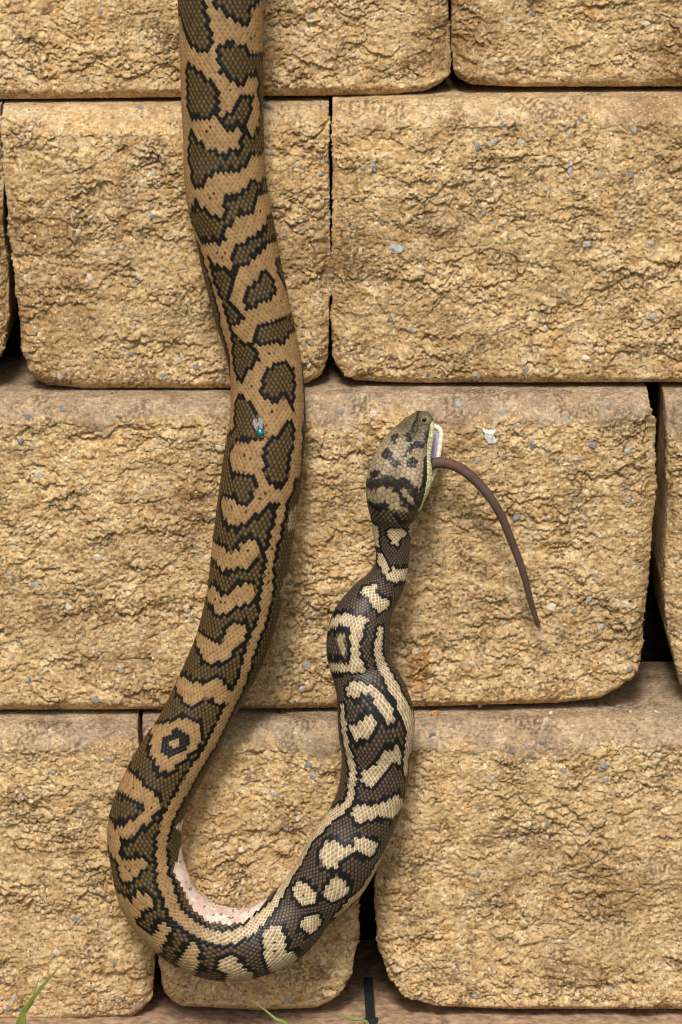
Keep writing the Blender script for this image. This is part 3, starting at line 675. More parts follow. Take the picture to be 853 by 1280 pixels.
# head
S_HEAD = float(np.interp(0, [0], [0]))
mk(HDARK, Z(11, [(295, 380), (310, 330), (360, 315), (375, 360), (350, 350), (340, 390), (355, 420), (320, 410)]))
mk(HDARK, Z(11, [(400, 330), (470, 320), (480, 390), (440, 395), (450, 350)]))
mk(HDARK, Z(11, [(220, 500), (260, 460), (320, 490), (330, 540), (385, 570), (350, 620), (310, 560), (240, 530)]))
mk(HDARK, Z(11, [(440, 570), (490, 530), (535, 560), (520, 600), (470, 620)]))
mk(HDARK, Z(11, [(400, 540), (440, 480), (480, 420), (540, 385), (600, 400), (600, 440), (520, 440), (470, 480), (430, 530)]))
mk(HDARK, Z(11, [(60, 760), (90, 710), (200, 690), (260, 650), (335, 675), (310, 735), (240, 715), (180, 745)]))
mk(HDARK, Z(11, [(130, 640), (200, 625), (220, 650), (150, 675)]))
mk(HDARK, Z(11, [(330, 690), (420, 690), (480, 715), (560, 790), (600, 880), (550, 945), (510, 900), (440, 860), (400, 800), (340, 760)]))
mk(HEAD, Z(11, [(390, 740), (450, 745), (530, 830), (540, 880), (470, 830), (420, 790)]))
mk(BROWN, Z(11, [(60, 900), (200, 840), (280, 830), (290, 860), (330, 900), (420, 970), (530, 1000), (490, 1040), (400, 1050), (280, 1060), (200, 1080), (60, 1000)]))
mk(BLACK, Z(11, [(60, 890), (200, 835), (285, 825), (290, 865), (200, 890), (60, 930)]))
mk(BLACK, Z(11, [(290, 860), (330, 900), (420, 965), (540, 995), (480, 1035), (420, 1010), (340, 940)]))
mk(HDARK, Z(11, [(605, 520), (640, 490), (640, 600), (620, 780), (590, 880), (570, 800), (592, 680)]))
mk(HDARK, Z(11, [(605, 290), (650, 280), (640, 340), (610, 400), (595, 340)]))
mk(HDARK, stripe(11, [(548, 112), (532, 180), (505, 240), (490, 305)], [1.6, 2.2, 3.2, 3.6]))
mk(LABIAL, Z(11, [(668, 190), (760, 240), (760, 520), (720, 640), (700, 800), (660, 960), (560, 1010), (510, 1000), (590, 890), (622, 740), (632, 500), (628, 400), (652, 280)]))
DOTS = Z(1, [(480, 680), (305, 995), (335, 960), (635, 290), (665, 270)]) + Z(2, [(235, 280), (265, 245), (290, 690), (345, 690), (325, 725), (610, 380), (765, 1060)]) + \
    Z(3, [(495, 745), (340, 1095), (465, 290), (340, 550), (290, 1075)]) + Z(4, [(255, 305), (510, 190), (470, 230), (365, 330), (380, 615), (560, 605), (535, 790), (530, 860), (210, 1015), (175, 1015), (130, 1000)]) + \
    Z(6, [(205, 890), (235, 915), (275, 305), (415, 440), (90, 690)]) + Z(8, [(150, 608), (150, 655), (320, 340)])

def inpoly(px, py, poly):
    ins = np.zeros(px.shape, bool); n = len(poly); j = n - 1
    for i in range(n):
        xi, yi = poly[i]; xj, yj = poly[j]
        c = ((yi > py) != (yj > py)) & (px < (xj - xi) * (py - yi) / (yj - yi + 1e-15) + xi)
        ins ^= c; j = i
    return ins

MPOLY = [(c, on_body(p)) for c, p in MARKS]
S_SWITCH = on_body([(325, 588)])[0, 0]
S_NAPE = on_body([(487, 622)])[0, 0]
S_BEND0 = on_body([(200, 1120)])[0, 0]; S_BEND1 = on_body([(345, 1160)])[0, 0]
S_SNOUT = on_body([(513, 552)])[0, 0]
S_NECK = on_body([(470, 752)])[0, 0]

def classify(s, th):
    cat = np.where(s < S_SWITCH, TAN, BROWN); cat = np.where(s > S_NAPE, HEAD, cat)
    cat = np.where((np.abs(th) > R(118)) & (s < S_NAPE), BELLY, cat)
    cat = np.where((np.abs(th) > R(100)) & (s >= S_NAPE), LABIAL, cat)
    hid = s < CS[VIS[0]]                       # beyond the top of the wall: the same kind of saddles
    q = np.sin(s * 230 + 1.5 * np.sin(th * 2 + s * 60)) + 0.5 * np.cos(th * 3 + s * 90)
    cat = np.where(hid & (np.abs(th) < R(110)) & (q > 0.1), BROWN, cat)
    for c, p in MPOLY:
        if c in (HDARK, LABIAL): m = inpoly(s, th, p) & (s > S_NAPE - 0.003)
        else: m = inpoly(s, th, p)
        cat = np.where(m, c, cat)
    return cat

def build_snake():
    a_row = 0.102 * np.maximum(CR, 0.0125)
    PS = np.r_[0, np.cumsum(np.diff(CS) / (0.5 * (a_row[1:] + a_row[:-1])))]
    # ring positions: about five per scale row, coarser where the wall hides the animal
    dens = np.where(CS < CS[VIS[0]], 0.5, 0.27); dens = np.where(CS > S_NAPE, 0.2, dens)
    acc = np.r_[0, np.cumsum(np.diff(PS) / dens[1:])]
    nr = int(acc[-1]); q = np.linspace(0, acc[-1], nr)
    sI = np.interp(q, acc, CS)
    itp = lambda A: np.stack([np.interp(sI, CS, A[:, k]) for k in range(3)], 1)
    C = itp(CC); Nn = itp(CN); Bb = itp(CB); r = np.interp(sI, CS, CR); Pp = np.interp(sI, CS, PS)
    Nn /= np.linalg.norm(Nn, axis=1)[:, None]; Bb /= np.linalg.norm(Bb, axis=1)[:, None]
    th = np.r_[np.linspace(-R(110), R(110), 158), np.linspace(R(110), R(250), 26)[1:-1]]
    nth = len(th); thw = np.where(th > math.pi, th - 2 * math.pi, th)
    S = sI[:, None] + 0 * th; TH = thw[None] + 0 * sI[:, None]
    # ---- scale lattices: body, and fewer, larger scales on the thin neck
    def lattice(NC, PSx, PX=1.0, seed=5):
        AR = 0.102 * NC / (2 * math.pi) * PX
        PSx = PSx / PX
        Pq = np.interp(sI, CS, PSx)[:, None] + 0 * th
        Q = (TH + math.pi) / (2 * math.pi) * NC
        nrow = int(PSx[-1]) + 4
        rows = np.arange(nrow); srow = np.interp(rows, PSx, CS)
        col = np.arange(NC)
        thc = ((col[None] + 0.5 * (rows[:, None] & 1)) / NC) * 2 * math.pi - math.pi
        thc = np.where(thc > math.pi, thc - 2 * math.pi, thc)
        rs = np.random.RandomState(seed)
        cat = classify(srow[:, None] + 0 * thc, thc)
        tanm = (cat == TAN); odd = (rows & 1).astype(bool)[:, None]
        def nb(m, dr, dc): return np.roll(np.roll(m, -dr, 0), -dc, 1)
        near = nb(tanm, 0, 1) | nb(tanm, 0, -1)      # black rim: brown scales that touch a pale one
        for dr in (-1, 1):
            near |= np.where(odd, nb(tanm, dr, 0) | nb(tanm, dr, 1), nb(tanm, dr, 0) | nb(tanm, dr, -1))
        wide = nb(tanm, 2, 0) | nb(tanm, -2, 0)
        rim = (cat == BROWN) & (near & (rs.rand(*cat.shape) < 0.92))
        rim |= (cat == BROWN) & wide & (rs.rand(*cat.shape) < np.where(srow[:, None] > S_BEND1, 0.55, 0.35))
        cat = np.where(rim, BLACK, cat)
        rnd = rs.rand(*cat.shape)
        f1 = np.full(Pq.shape, 9.0); f2 = f1.copy(); bi = np.zeros(Pq.shape, int); bk = np.zeros(Pq.shape, int); bdx = np.zeros(Pq.shape); bdy = np.zeros(Pq.shape)
        p0 = np.floor(Pq).astype(int)
        for di in (-1, 0, 1, 2):
            i = np.clip(p0 + di, 0, nrow - 1); off = 0.5 * (i & 1)
            for dk in (0, 1):
                k = np.floor(Q - off).astype(int) + dk
                dx = (Pq - i) * AR; dy = Q - off - k
                d = (np.abs(dx / AR * 0.62) ** 1.25 + np.abs(dy) ** 1.25) ** (1 / 1.25)
                m = d < f1
                f2 = np.where(m, f1, np.minimum(f2, d)); f1 = np.where(m, d, f1)
                bi = np.where(m, i, bi); bk = np.where(m, k % NC, bk); bdx = np.where(m, dx, bdx); bdy = np.where(m, dy, bdy)
        return cat[bi, bk], rnd[bi, bk], f2 - f1, bdx, bdy, (2 * math.pi * r / NC)[:, None] + 0 * TH
    LA = lattice(50, PS); LB = lattice(34, PS, 1.15)
    nk = S > S_NECK
    c, rv, e, bdx, bdy, W = [np.where(nk, b_, a_) for a_, b_ in zip(LA, LB)]
    tail = -bdx
    hgt = sstep(0, 0.34, e) * (0.8 + 0.75 * tail) * 0.15 * W
    hgt = np.where(np.abs(TH) > R(112), hgt * 0.3, hgt); hgt = np.where(c == BELLY, hgt * 0.3, hgt)
    # ---- plates of the head
    HC = 5.0
    big = 1 - 0.30 * sstep(S_SNOUT - 0.006, S_SNOUT + 0.004, S)
    sx = S / MM / HC; sy = TH * 30 / HC * big
    ix = np.floor(sx).astype(np.int32); iy = np.floor(sy).astype(np.int32)
    g1 = np.full(S.shape, 9.0); g2 = g1.copy(); gh = np.zeros(S.shape, int)
    for dx in (-1, 0, 1):
        for dy in (-1, 0, 1):
            h = hidx(ix + dx, iy + dy, 77)
            ox = ix + dx + 0.5 * ((iy + dy) & 1) + 0.25 + (J1[h] - 0.5) * 0.5; oy = iy + dy + 0.5 + (J2[h] - 0.5) * 0.5
            d = np.hypot(ox - sx, oy - sy); m = d < g1
            g2 = np.where(m, g1, np.minimum(g2, d)); g1 = np.where(m, d, g1); gh = np.where(m, h, gh)
    ge = g2 - g1
    hmask = S > S_NAPE
    wob = 2.2 * MM
    ws = gnoise(S / MM / 5, TH * 8, 31) * wob; wt = gnoise(S / MM / 5, TH * 8, 32) * 0.09
    dark = np.zeros(S.shape); hr = np.where(hmask.any(1))[0][0]
    votes = []
    for (a_, b_) in ((0, 0), (1.3, 0), (-1.3, 0), (0, .045), (0, -.045), (.9, .03), (-.9, -.03)):
        q_ = np.full(S.shape, HEAD); q_[hr:] = classify((S + ws + a_ * MM)[hr:], (TH + wt + b_)[hr:]); votes.append(q_)
    dark = sum((q_ == HDARK) | (q_ == BLACK) for q_ in votes) / 7.0
    dark = np.clip(np.clip(dark * 3.2, 0, 1) * (0.95 + 0.4 * (1 - sstep(0, 0.25, ge))) * (0.84 + 0.3 * J3[gh]), 0, 1)
    hc0 = np.full(S.shape, HEAD); hc0[hr:] = classify(S[hr:], TH[hr:])
    hc = np.where((hc0 == LABIAL) | (hc0 == BROWN), hc0, HEAD)
    hh = sstep(0, 0.28, ge) * 0.00042
    c = np.where(hmask, hc, c); e = np.where(hmask, ge, e); rv = np.where(hmask, J3[gh], rv); hgt = np.where(hmask, hh, hgt)
    # ---- colours (pigment only)
    f = sstep(S_BEND0, S_BEND1, S)[..., None]
    def two(a, b): return np.array(a) * (1 - f) + np.array(b) * f
    edge = sstep(0.02, 0.20, e)[..., None]; W0 = 1.35
    sid = sstep(0.26, 0.40, np.abs(bdy))[..., None]
    tanc = two((0.238, 0.139, 0.058), (0.29, 0.195, 0.108)); tane = two((0.37, 0.245, 0.118), (0.74, 0.65, 0.45))
    wgt = np.where(f > 0.5, (1 - sstep(0.08, 0.34, e)[..., None]) * (1 - 0.65 * sstep(0.22, 0.42, np.abs(bdx) / W0)[..., None]), (1 - edge) * 0.8)
    col_t = tanc * (1 - wgt) + tane * wgt
    eb = sstep(0.10, 0.44, e)[..., None]
    col_b = two((0.112, 0.071, 0.027), (0.096, 0.069, 0.045)); col_b = col_b * eb + two((0.012, 0.008, 0.004), (0.010, 0.008, 0.008)) * (1 - eb)
    col_k = two((0.006, 0.0045, 0.0035), (0.009, 0.008, 0.009)) + 0 * edge
    bn = fbm(S * 190, TH * 4, 3, 3)[..., None]; pk = sstep(-0.15, 0.25, gnoise(S * 60, TH * 3, 9))[..., None]
    col_w = np.where(bn > 0.36, 0.2, 1.0) * (np.array((0.56, 0.40, 0.32)) * (1 - pk) + np.array((0.62, 0.51, 0.44)) * pk)
    sn = sstep(S_SNOUT - 0.006, S_SNOUT + 0.006, S)[..., None]
    eh = sstep(0.0, 0.22, e)[..., None]
    col_h = (np.array((0.275, 0.212, 0.128)) * (1 - sn) + np.array((0.125, 0.100, 0.055)) * sn) * (0.30 + 0.70 * eh)
    col_h = col_h * (1 - dark[..., None]) + np.array((0.016, 0.013, 0.013)) * dark[..., None]
    col_d = np.array((0.050, 0.040, 0.034)) * (0.5 + 0.5 * edge)
    lab = sstep(0.0, 0.10, np.abs((S / MM / 7.2) % 1.0 - 0.5))[..., None]
    col_l = np.array((0.66, 0.62, 0.36)) * (0.45 + 0.55 * lab)
    col_g = np.array((0.30, 0.235, 0.14)) * (0.5 + 0.5 * edge)
    lut = [col_b, col_t, col_k, col_w, col_h, col_d, col_l, col_g]
    colr = np.zeros(S.shape + (3,))
    for k, cc in enumerate(lut): colr = np.where((c == k)[..., None], cc + 0 * colr, colr)
    colr *= (0.82 + 0.36 * rv)[..., None]
    dots = on_body(DOTS)
    for (ds, dt) in dots:
        rr = np.interp(ds, CS, CR); m = np.hypot((S - ds) / 1.25, (TH - dt) * rr) < 1.5 * MM
        colr = np.where(m[..., None], np.array((0.012, 0.009, 0.007)), colr)
    # ---- cross section
    hs_ = sstep(S_NAPE - 0.010, S_NAPE + 0.012, sI)
    dN = 0.90 * (1 - hs_) + 0.66 * hs_; dU = 0.90 * (1 - hs_) + 0.40 * hs_
    cs = np.cos(TH); depth = np.where(cs > 0, dN[:, None], dU[:, None])
    ct = np.sign(cs) * np.abs(cs) ** (1 - 0.15 * hs_[:, None])
    rr = r[:, None] + hgt
    # skin folds over muscle: very slight irregular girth
    rr = rr * (1 + 0.012 * gnoise(S * 40, TH * 1.3, 12))
    lat = rr * np.sin(TH); dep = rr * depth * ct
    # head relief: groove on the snout, bony brow over the eyes, swollen jaw muscles
    sno = sstep(S_SNOUT - 0.004, S_SNOUT + 0.002, S)
    dep = dep - 0.0014 * sno * np.exp(-((TH + 0.10) / 0.10) ** 2) + 0.0014 * sno * np.exp(-((np.abs(TH + 0.1) - 0.55) / 0.25) ** 2)
    mus = np.exp(-((S - (S_NAPE + 0.008)) / 0.012) ** 2)
    dep = dep + 0.0026 * mus * np.exp(-((np.abs(TH) - 0.6) / 0.3) ** 2) - 0.0014 * mus * np.exp(-(TH / 0.22) ** 2)
    V = C[:, None] + lat[..., None] * Bb[:, None] + dep[..., None] * Nn[:, None]
    V = np.concatenate([V, np.repeat(C[-1:] , nth, 0)[None] + 0.0004 * CT[-1]]); colr = np.concatenate([colr, colr[-1:]])
    F = grid_faces(len(V), nth, True)
    return V, colr, F, TH

SV, SCOL, SF, STH = build_snake()
snake = empty('snake', tuple(CC[VIS[len(VIS) // 2]]))
snake.location = (float(CC[VIS, 0].mean()), 0, Z_BASE)
tag(snake, 'large patterned brown and tan snake hanging down the block wall with its head raised', 'snake')
body = mesh_np('body', SV.reshape(-1, 3), SF, M_SKIN, None, True, dict(skin=('FLOAT_COLOR', np.concatenate([SCOL, np.ones(SCOL.shape[:2] + (1,))], -1))))
child_of(body, snake)
SPX = project(SV[:-1].reshape(-1, 3)).reshape(SV.shape[0] - 1, SV.shape[1], 2)
FRONT = np.abs(STH) < R(88)
def skin_point(px, py):
    """point of the skin under a picture position, with its outward direction"""
    d = np.hypot(SPX[..., 0] - px, SPX[..., 1] - py); d = np.where(FRONT, d, 1e9)
    i, j = np.unravel_index(np.argmin(d), d.shape)
    p = SV[i, j]
    a = SV[min(i + 3, len(SV) - 2), j] - SV[max(i - 3, 0), j]; b = SV[i, min(j + 3, 156)] - SV[i, max(j - 3, 0)]
    n = np.cross(a, b); n /= np.linalg.norm(n)
    if n @ VN < 0: n = -n
    return p, n

def ball(rx, ry, rz, seg=20, ring=12):
    th = np.linspace(0, math.pi, ring + 1); ph = np.linspace(0, 2 * math.pi, seg, endpoint=False)
    V = np.stack([rx * np.sin(th)[:, None] * np.cos(ph), ry * np.sin(th)[:, None] * np.sin(ph), rz * np.cos(th)[:, None] + 0 * ph], -1)
    return V.reshape(-1, 3), grid_faces(ring + 1, seg, True)

M_EYE = flat_material('eye_iris', (0.20, 0.17, 0.09), 0.18, 1500, 0.4, 0.6)
M_PUPIL = flat_material('pupil_black', (0.004, 0.004, 0.004), 0.08, 500, 0.1, 0.7)
M_JAW = flat_material('lip_white', (0.78, 0.73, 0.60), 0.4, 700, 0.16, 0.4, 0.0002)
M_MOUTH = flat_material('mouth_lining_lavender', (0.46, 0.42, 0.64), 0.28, 300, 0.15, 0.5)
p, n = skin_point(531.5, 525.5)
v, f = ball(7.0 * MM, 7.0 * MM, 6.6 * MM)
eye = mesh_np('eye', v + p - n * 2.9 * MM, f, M_EYE); child_of(eye, snake)
v, f = ball(3.0 * MM, 1.6 * MM, 3.0 * MM)
pu = mesh_np('pupil', v + p + n * 3.7 * MM + np.array([0.2 * MM, 0, 0.2 * MM]), f, M_PUPIL); child_of(pu, eye)
pu.matrix_parent_inverse = eye.matrix_world.inverted()

# lower jaw, dropped open behind the upper one
JR = spline([(541, 532), (549, 536), (551.5, 545), (549.5, 560), (547, 574), (543, 588), (538, 602), (530, 617), (520, 634)], 10)
JL = spline([(534, 532), (513, 537), (501, 548), (491, 562), (483, 576), (476, 590), (471, 604), (469, 618), (470, 632)], 10)
YH = float(CC[np.argmin(np.abs(CS - S_SNOUT)), 1])
nj = len(JR); tj = np.linspace(0, 1, nj)
yj = YH + 0.0125 - 0.0075 * tj ** 1.5
RJ = pix(JR[:, 0], JR[:, 1], yj); LJ = pix(JL[:, 0], JL[:, 1], yj)
uu = np.linspace(0, 1, 25)
def jawsheet(sag, off, ins=0.0):
    u = ins + uu * (1 - 2 * ins)
    V = LJ[:, None] * (1 - u)[None, :, None] + RJ[:, None] * u[None, :, None]
    V[..., 1] += off + sag * np.sin(math.pi * u)[None] * np.sin(np.clip(tj * 1.3 + 0.25, 0, 1.57))[:, None]
    return V
up = jawsheet(0.004, 0.0008); lo = jawsheet(0.009, 0.0035)
ring = np.concatenate([up, lo[:, ::-1]], 1)
V = np.concatenate([np.repeat(ring[:1].mean(1, keepdims=True), ring.shape[1], 1), ring, np.repeat(ring[-1:].mean(1, keepdims=True), ring.shape[1], 1)])
jaw = mesh_np('lower_jaw', V.reshape(-1, 3), grid_faces(nj + 2, ring.shape[1], True), M_JAW); child_of(jaw, snake)
for path in (RJ, LJ):
    rad = np.interp(tj, [0, .1, .6, 1], [2.6, 3.3, 3.2, 1.8]) * MM * (1 + 0.05 * np.sin(np.arange(nj) * 1.1))
    v, f = tube(path, rad, 14)
    lip = mesh_np('lip_scales', v, f, M_JAW); child_of(lip, jaw); lip.matrix_parent_inverse = jaw.matrix_world.inverted()
ml = jawsheet(0.0032, -0.0004, 0.06)
lin = mesh_np('mouth_lining', ml.reshape(-1, 3), grid_faces(nj, len(uu)), M_MOUTH); child_of(lin, snake)

# ------------------------------------------------------------------ tail of the swallowed rodent
k = NT('rodent_tail_skin'); kp = k.n('ShaderNodeNewGeometry').outputs['Position']
tip = k.attr('tip')
cc = k.ramp(k.noise(kp, 260, 4, 0.65), [(0.3, (0.045, 0.024, 0.018)), (0.7, (0.095, 0.055, 0.042))])
cc = k.mix(k.attr('ringdark'), cc, (0.23, 0.15, 0.12))
cc = k.mix(k.attr('blood'), cc, (0.17, 0.018, 0.012))
cc = k.mix(tip, cc, (0.66, 0.52, 0.42)); k.l(cc, k.b.inputs['Base Color']); k.b.inputs['Roughness'].default_value = 0.62; k.b.inputs['Specular IOR Level'].default_value = 0.25
M_TAIL = k.m
tp = np.array([(132, 318), (148, 312), (200, 303), (270, 320), (340, 365), (400, 425), (450, 490), (500, 580), (540, 680), (575, 770), (605, 860), (630, 960), (660, 1060), (693, 1143)]) / 3.877 + np.array([500, 500])
tw = np.array([15.5, 15.5, 15.4, 15.2, 14.6, 13.8, 13, 12.2, 11.4, 10.8, 10, 8.8, 7.4, 2.6]) / 2 * 0.86
yt = np.interp(np.arange(14), [0, 2, 6, 10, 13], [YH + .004, YH + .004, YH + 0.002, YH + .008, 0.016])
tc = np.c_[pix(tp[:, 0], tp[:, 1], yt), tw * MM]
ts = resample(spline(tc, 30), 620)
gl = np.arange(620) / 620
ringm = 0.5 + 0.5 * np.sin(np.arange(620) * 2 * math.pi / 4.4)
v, f = tube(ts[:, :3], ts[:, 3] * (1 + 0.035 * ringm), 20)
att = lambda a: np.repeat(np.r_[a[0], a, a[-1]], 20)
nse = gnoise(np.tile(np.arange(20) * 0.8, 622), np.repeat(np.arange(622) * 0.11, 20), 4)
tail = mesh_np('rodent_tail', v, f, M_TAIL, None, True, dict(tip=('FLOAT', att(sstep(0.935, 0.985, gl))), ringdark=('FLOAT', att(0.38 * (1 - ringm) ** 2)),
    blood=('FLOAT', np.clip(np.exp(-((att(gl) - 0.115) / 0.022) ** 2) * (0.3 + 1.6 * nse), 0, 0.85))))
tag(tail, 'brown ringed rodent tail with pale tip hanging from the mouth of the snake', 'tail')
M_HAIR = flat_material('pale_hair', (0.62, 0.52, 0.43), 0.5, 400, 0.2)
r3 = random.Random(3); hv = []; hf = []; nvh = 0
for i in range(16):
    b = ts[-1 - r3.randrange(2, 26), :3]; d = np.array([r3.uniform(-.35, .9), r3.uniform(-.6, .3), -1.0]) * r3.uniform(.0015, .004)
    v, f = tube(np.array([b, b + d * .6, b + d]), [.00016, .00013, .00005], 4); hv.append(v); hf.append(f + nvh); nvh += len(v)
hair = mesh_np('tail_tip_hair', np.vstack(hv), np.vstack(hf), M_HAIR); child_of(hair, tail); hair.matrix_parent_inverse = tail.matrix_world.inverted()
hair['kind'] = 'stuff'

# ------------------------------------------------------------------ greenbottle fly on the snake
p, n = skin_point(325.5, 538)
fly = empty('fly', tuple(p)); tag(fly, 'small metallic blue green fly sitting on the hanging coil of the snake', 'fly')
ax = np.array([0.22, 0, -1.0]); ax -= n * (ax @ n); ax /= np.linalg.norm(ax); sd_ = np.cross(n, ax)
def FP(a, b, c): return p + (ax * a + sd_ * b + n * c) * MM
def fly_part(name, centre, ra, rb, rc, mat, par=None):
    v, f = ball(1, 1, 1, 18, 12); w_ = centre + (v[:, :1] * sd_ * rb + v[:, 1:2] * n * rc + v[:, 2:] * ax * ra) * MM
    o = mesh_np(name, w_, f, mat); child_of(o, par or fly)
    if par: o.matrix_parent_inverse = par.matrix_world.inverted()
    return o
M_TEAL = flat_material('metallic_teal', (0.03, 0.40, 0.40), 0.22, 900, 0.35, 0.6, 0, 0.85)
M_BLUE = flat_material('metallic_blue', (0.05, 0.16, 0.24), 0.3, 900, 0.4, 0.5, 0, 0.7)
M_FDARK = flat_material('fly_dark', (0.02, 0.014, 0.012), 0.5, 900, 0.3)
M_RED = flat_material('fly_eye_red', (0.16, 0.02, 0.015), 0.3, 900, 0.3)
kw = NT('fly_wing'); kw.b.inputs['Base Color'].default_value = (0.50, 0.45, 0.42, 1); kw.b.inputs['Roughness'].default_value = 0.25
kw.b.inputs['Alpha'].default_value = 0.5; M_WING = kw.m
fly_part('abdomen', FP(-5.0, 0, 2.6), 5.6, 3.7, 3.0, M_BLUE)
fly_part('thorax', FP(3.0, 0, 3.4), 5.8, 4.4, 3.8, M_TEAL)
fh = fly_part('head', FP(8.8, 0, 3.0), 2.2, 3.3, 2.6, M_FDARK)
for s in (-1, 1):
    fly_part('compound_eye', FP(9.1, s * 2.3, 3.3), 1.7, 1.4, 1.8, M_RED, fh)
    outl = [(2, 2.2), (-2, 4.6), (-8, 6.4), (-13, 5.6), (-15.5, 3.0), (-14, 0.8), (-8, 0.4), (-2, 1.0)]
    V = [FP(a, s * b, 6.4 - 0.10 * abs(a) * 0.6) for a, b in outl]; V2 = [q - n * 0.25 * MM for q in V]
    m8 = len(V); me = bpy.data.meshes.new('wing'); me.from_pydata([tuple(q) for q in V + V2], [], [tuple(range(m8)), tuple(range(2 * m8 - 1, m8 - 1, -1))] + [(i, i + m8, (i + 1) % m8 + m8, (i + 1) % m8) for i in range(m8)])
    me.materials.append(M_WING); wg = bpy.data.objects.new('wing', me); COL.objects.link(wg); child_of(wg, fly)
    vn = []; fn = []; nn_ = 0
    for ed in ([(2, 2.2), (-8, 5.8), (-15, 3.2)], [(1, 1.8), (-8, 3.8), (-14.5, 2.0)], [(0, 1.4), (-7, 1.6), (-13.5, 1.2)]):
        v, f = tube(np.array([FP(a, s * b, 6.6 - 0.06 * abs(a)) for a, b in ed]), 0.22 * MM, 4); vn.append(v); fn.append(f + nn_); nn_ += len(v)
    vv = mesh_np('wing_vein', np.vstack(vn), np.vstack(fn), M_FDARK); child_of(vv, wg); vv.matrix_parent_inverse = wg.matrix_world.inverted()
    for a0, a1, a2 in ((6, 9, 13), (3, 3, 4.5), (0, -3, -6)):
        v, f = tube(np.array([FP(a0, s * 2.5, 2.2), FP(a1, s * 6, 3.6), FP((a1 + a2) / 2, s * 8, 1.6), FP(a2, s * (9.5 if a0 < 5 else 5.5), 0.2)]), np.array([.5, .45, .35, .25]) * MM, 6)
        lg = mesh_np('leg', v, f, M_FDARK); child_of(lg, fly)

# ------------------------------------------------------------------ bird dropping
M_WHITE = flat_material('chalky_white', (0.82, 0.81, 0.78), 0.85, 500, 0.12, 0.2, 0.0004)
def dropping():
    out = [(603, 532), (606, 536), (608.5, 535), (611, 537), (614, 535), (618, 536), (620, 533), (620, 538), (618, 542), (620, 547), (622, 552), (619, 556), (615, 557.5), (610, 555), (606, 550), (604.5, 545), (606, 541), (603, 537)]
    o = np.array(out, float); c = o.mean(0); o = c + (o - c) * np.random.RandomState(2).uniform(0.7, 1.08, (len(o), 1))
    P = SURF['C1'].reshape(-1, 3); sel = np.abs(P[:, 0] - P1(612, 545, .028)[0]) < 0.03; P = P[sel]
    rings = []
    for q, ht in ((1.06, -0.0008), (1.0, 0.0005), (0.8, 0.0011), (0.5, 0.0015), (0.2, 0.0016), (0.0, 0.0016)):
        pts = c + (o - c) * q; row = []
        for a in pts:
            w3 = P1(a[0], a[1], 0.028); k_ = np.argmin((P[:, 0] - w3[0]) ** 2 + (P[:, 2] - w3[2]) ** 2)
            ks = np.argsort((P[:, 0] - w3[0]) ** 2 + (P[:, 2] - w3[2]) ** 2)[:12]
            row.append((w3[0], P[ks, 1].min() * .7 + P[k_, 1] * .3 - ht, w3[2]))
        rings.append(row)
    V = np.array(rings).reshape(-1, 3)
    ob = mesh_np('bird_dropping', V, grid_faces(len(rings), len(out), True), M_WHITE)
    tag(ob, 'small splash of white bird dropping on the wall beside the snake head', 'bird dropping')
dropping()

# ------------------------------------------------------------------ grass blades growing at the foot of the wall
kg = NT('grass_blade'); gp = kg.n('ShaderNodeNewGeometry').outputs['Position']
kg.l(kg.ramp(kg.noise(gp, 60, 3), [(0.3, (0.10, 0.14, 0.022)), (0.7, (0.22, 0.26, 0.05))]), kg.b.inputs['Base Color']); kg.b.inputs['Roughness'].default_value = 0.45
M_GRASS = kg.m
def blade(name, pts, wpx, Y0, parent=None):
    pts = np.array(pts, float); yy = np.linspace(Y0, Y0 + 0.004, len(pts))
    w3 = pix(pts[:, 0], pts[:, 1], yy)
    foot = w3[0].copy(); foot[2] = Z_GROUND; foot[0] -= (w3[1] - w3[0])[0] * 0.6; foot[1] -= 0.004
    ctl = np.vstack([foot, (foot + w3[0]) / 2 + np.array([0, -0.003, 0]), w3]); d = resample(spline(ctl, 10), 40)
    t = np.linspace(0, 1, 40); wd = wpx * MM * np.clip((1 - t) * 3.0, 0.04, 1) * 0.62
    T = np.gradient(d, axis=0); T /= np.linalg.norm(T, axis=1)[:, None]; B = np.cross(T, np.array([0.25, -1, 0.1])); B /= np.linalg.norm(B, axis=1)[:, None]
    Nn = np.cross(T, B)
    prof = [(-1, 0.0), (-.5, .18), (0, .42), (.5, .18), (1, 0), (.5, .02), (0, .24), (-.5, .02)]
    V = np.stack([d + B * (a * wd)[:, None] + Nn * (b * wd)[:, None] for a, b in prof], 1)
    o = mesh_np(name, V.reshape(-1, 3), grid_faces(40, 8, True), M_GRASS)
    if parent: child_of(o, parent)
    return o
def tuft(label, blades, Y0):
    f0 = P1(blades[0][0][0][0], blades[0][0][0][1], Y0); e = empty('grass_tuft', (f0[0], Y0, Z_GROUND))
    tag(e, label, 'grass', 'grass growing at the foot of the wall')
    for pts, wd in blades: blade('blade', pts, wd, Y0, e)
tuft('tuft of three thin green grass blades in front of the lower block', [([(24, 1285), (36, 1256), (54, 1232), (68, 1216), (82, 1201)], 8), ([(30, 1275), (40, 1250), (47, 1228), (52, 1213)], 5), ([(56, 1284), (61, 1268), (67, 1252)], 4)], -0.066)
tuft('short bright grass blade tip pointing up under the bend of the snake', [([(362, 1290), (345, 1274), (328, 1260), (311, 1250)], 7)], -0.066)
tuft('short grass blade leaning flat towards the open gap at the wall foot', [([(462, 1286), (440, 1274), (420, 1268), (404, 1262)], 6)], -0.066)
tuft('single grass blade tip poking up beside the lower block edge', [([(-14, 1212), (-6, 1190), (0, 1178), (5, 1172)], 6)], -0.066)

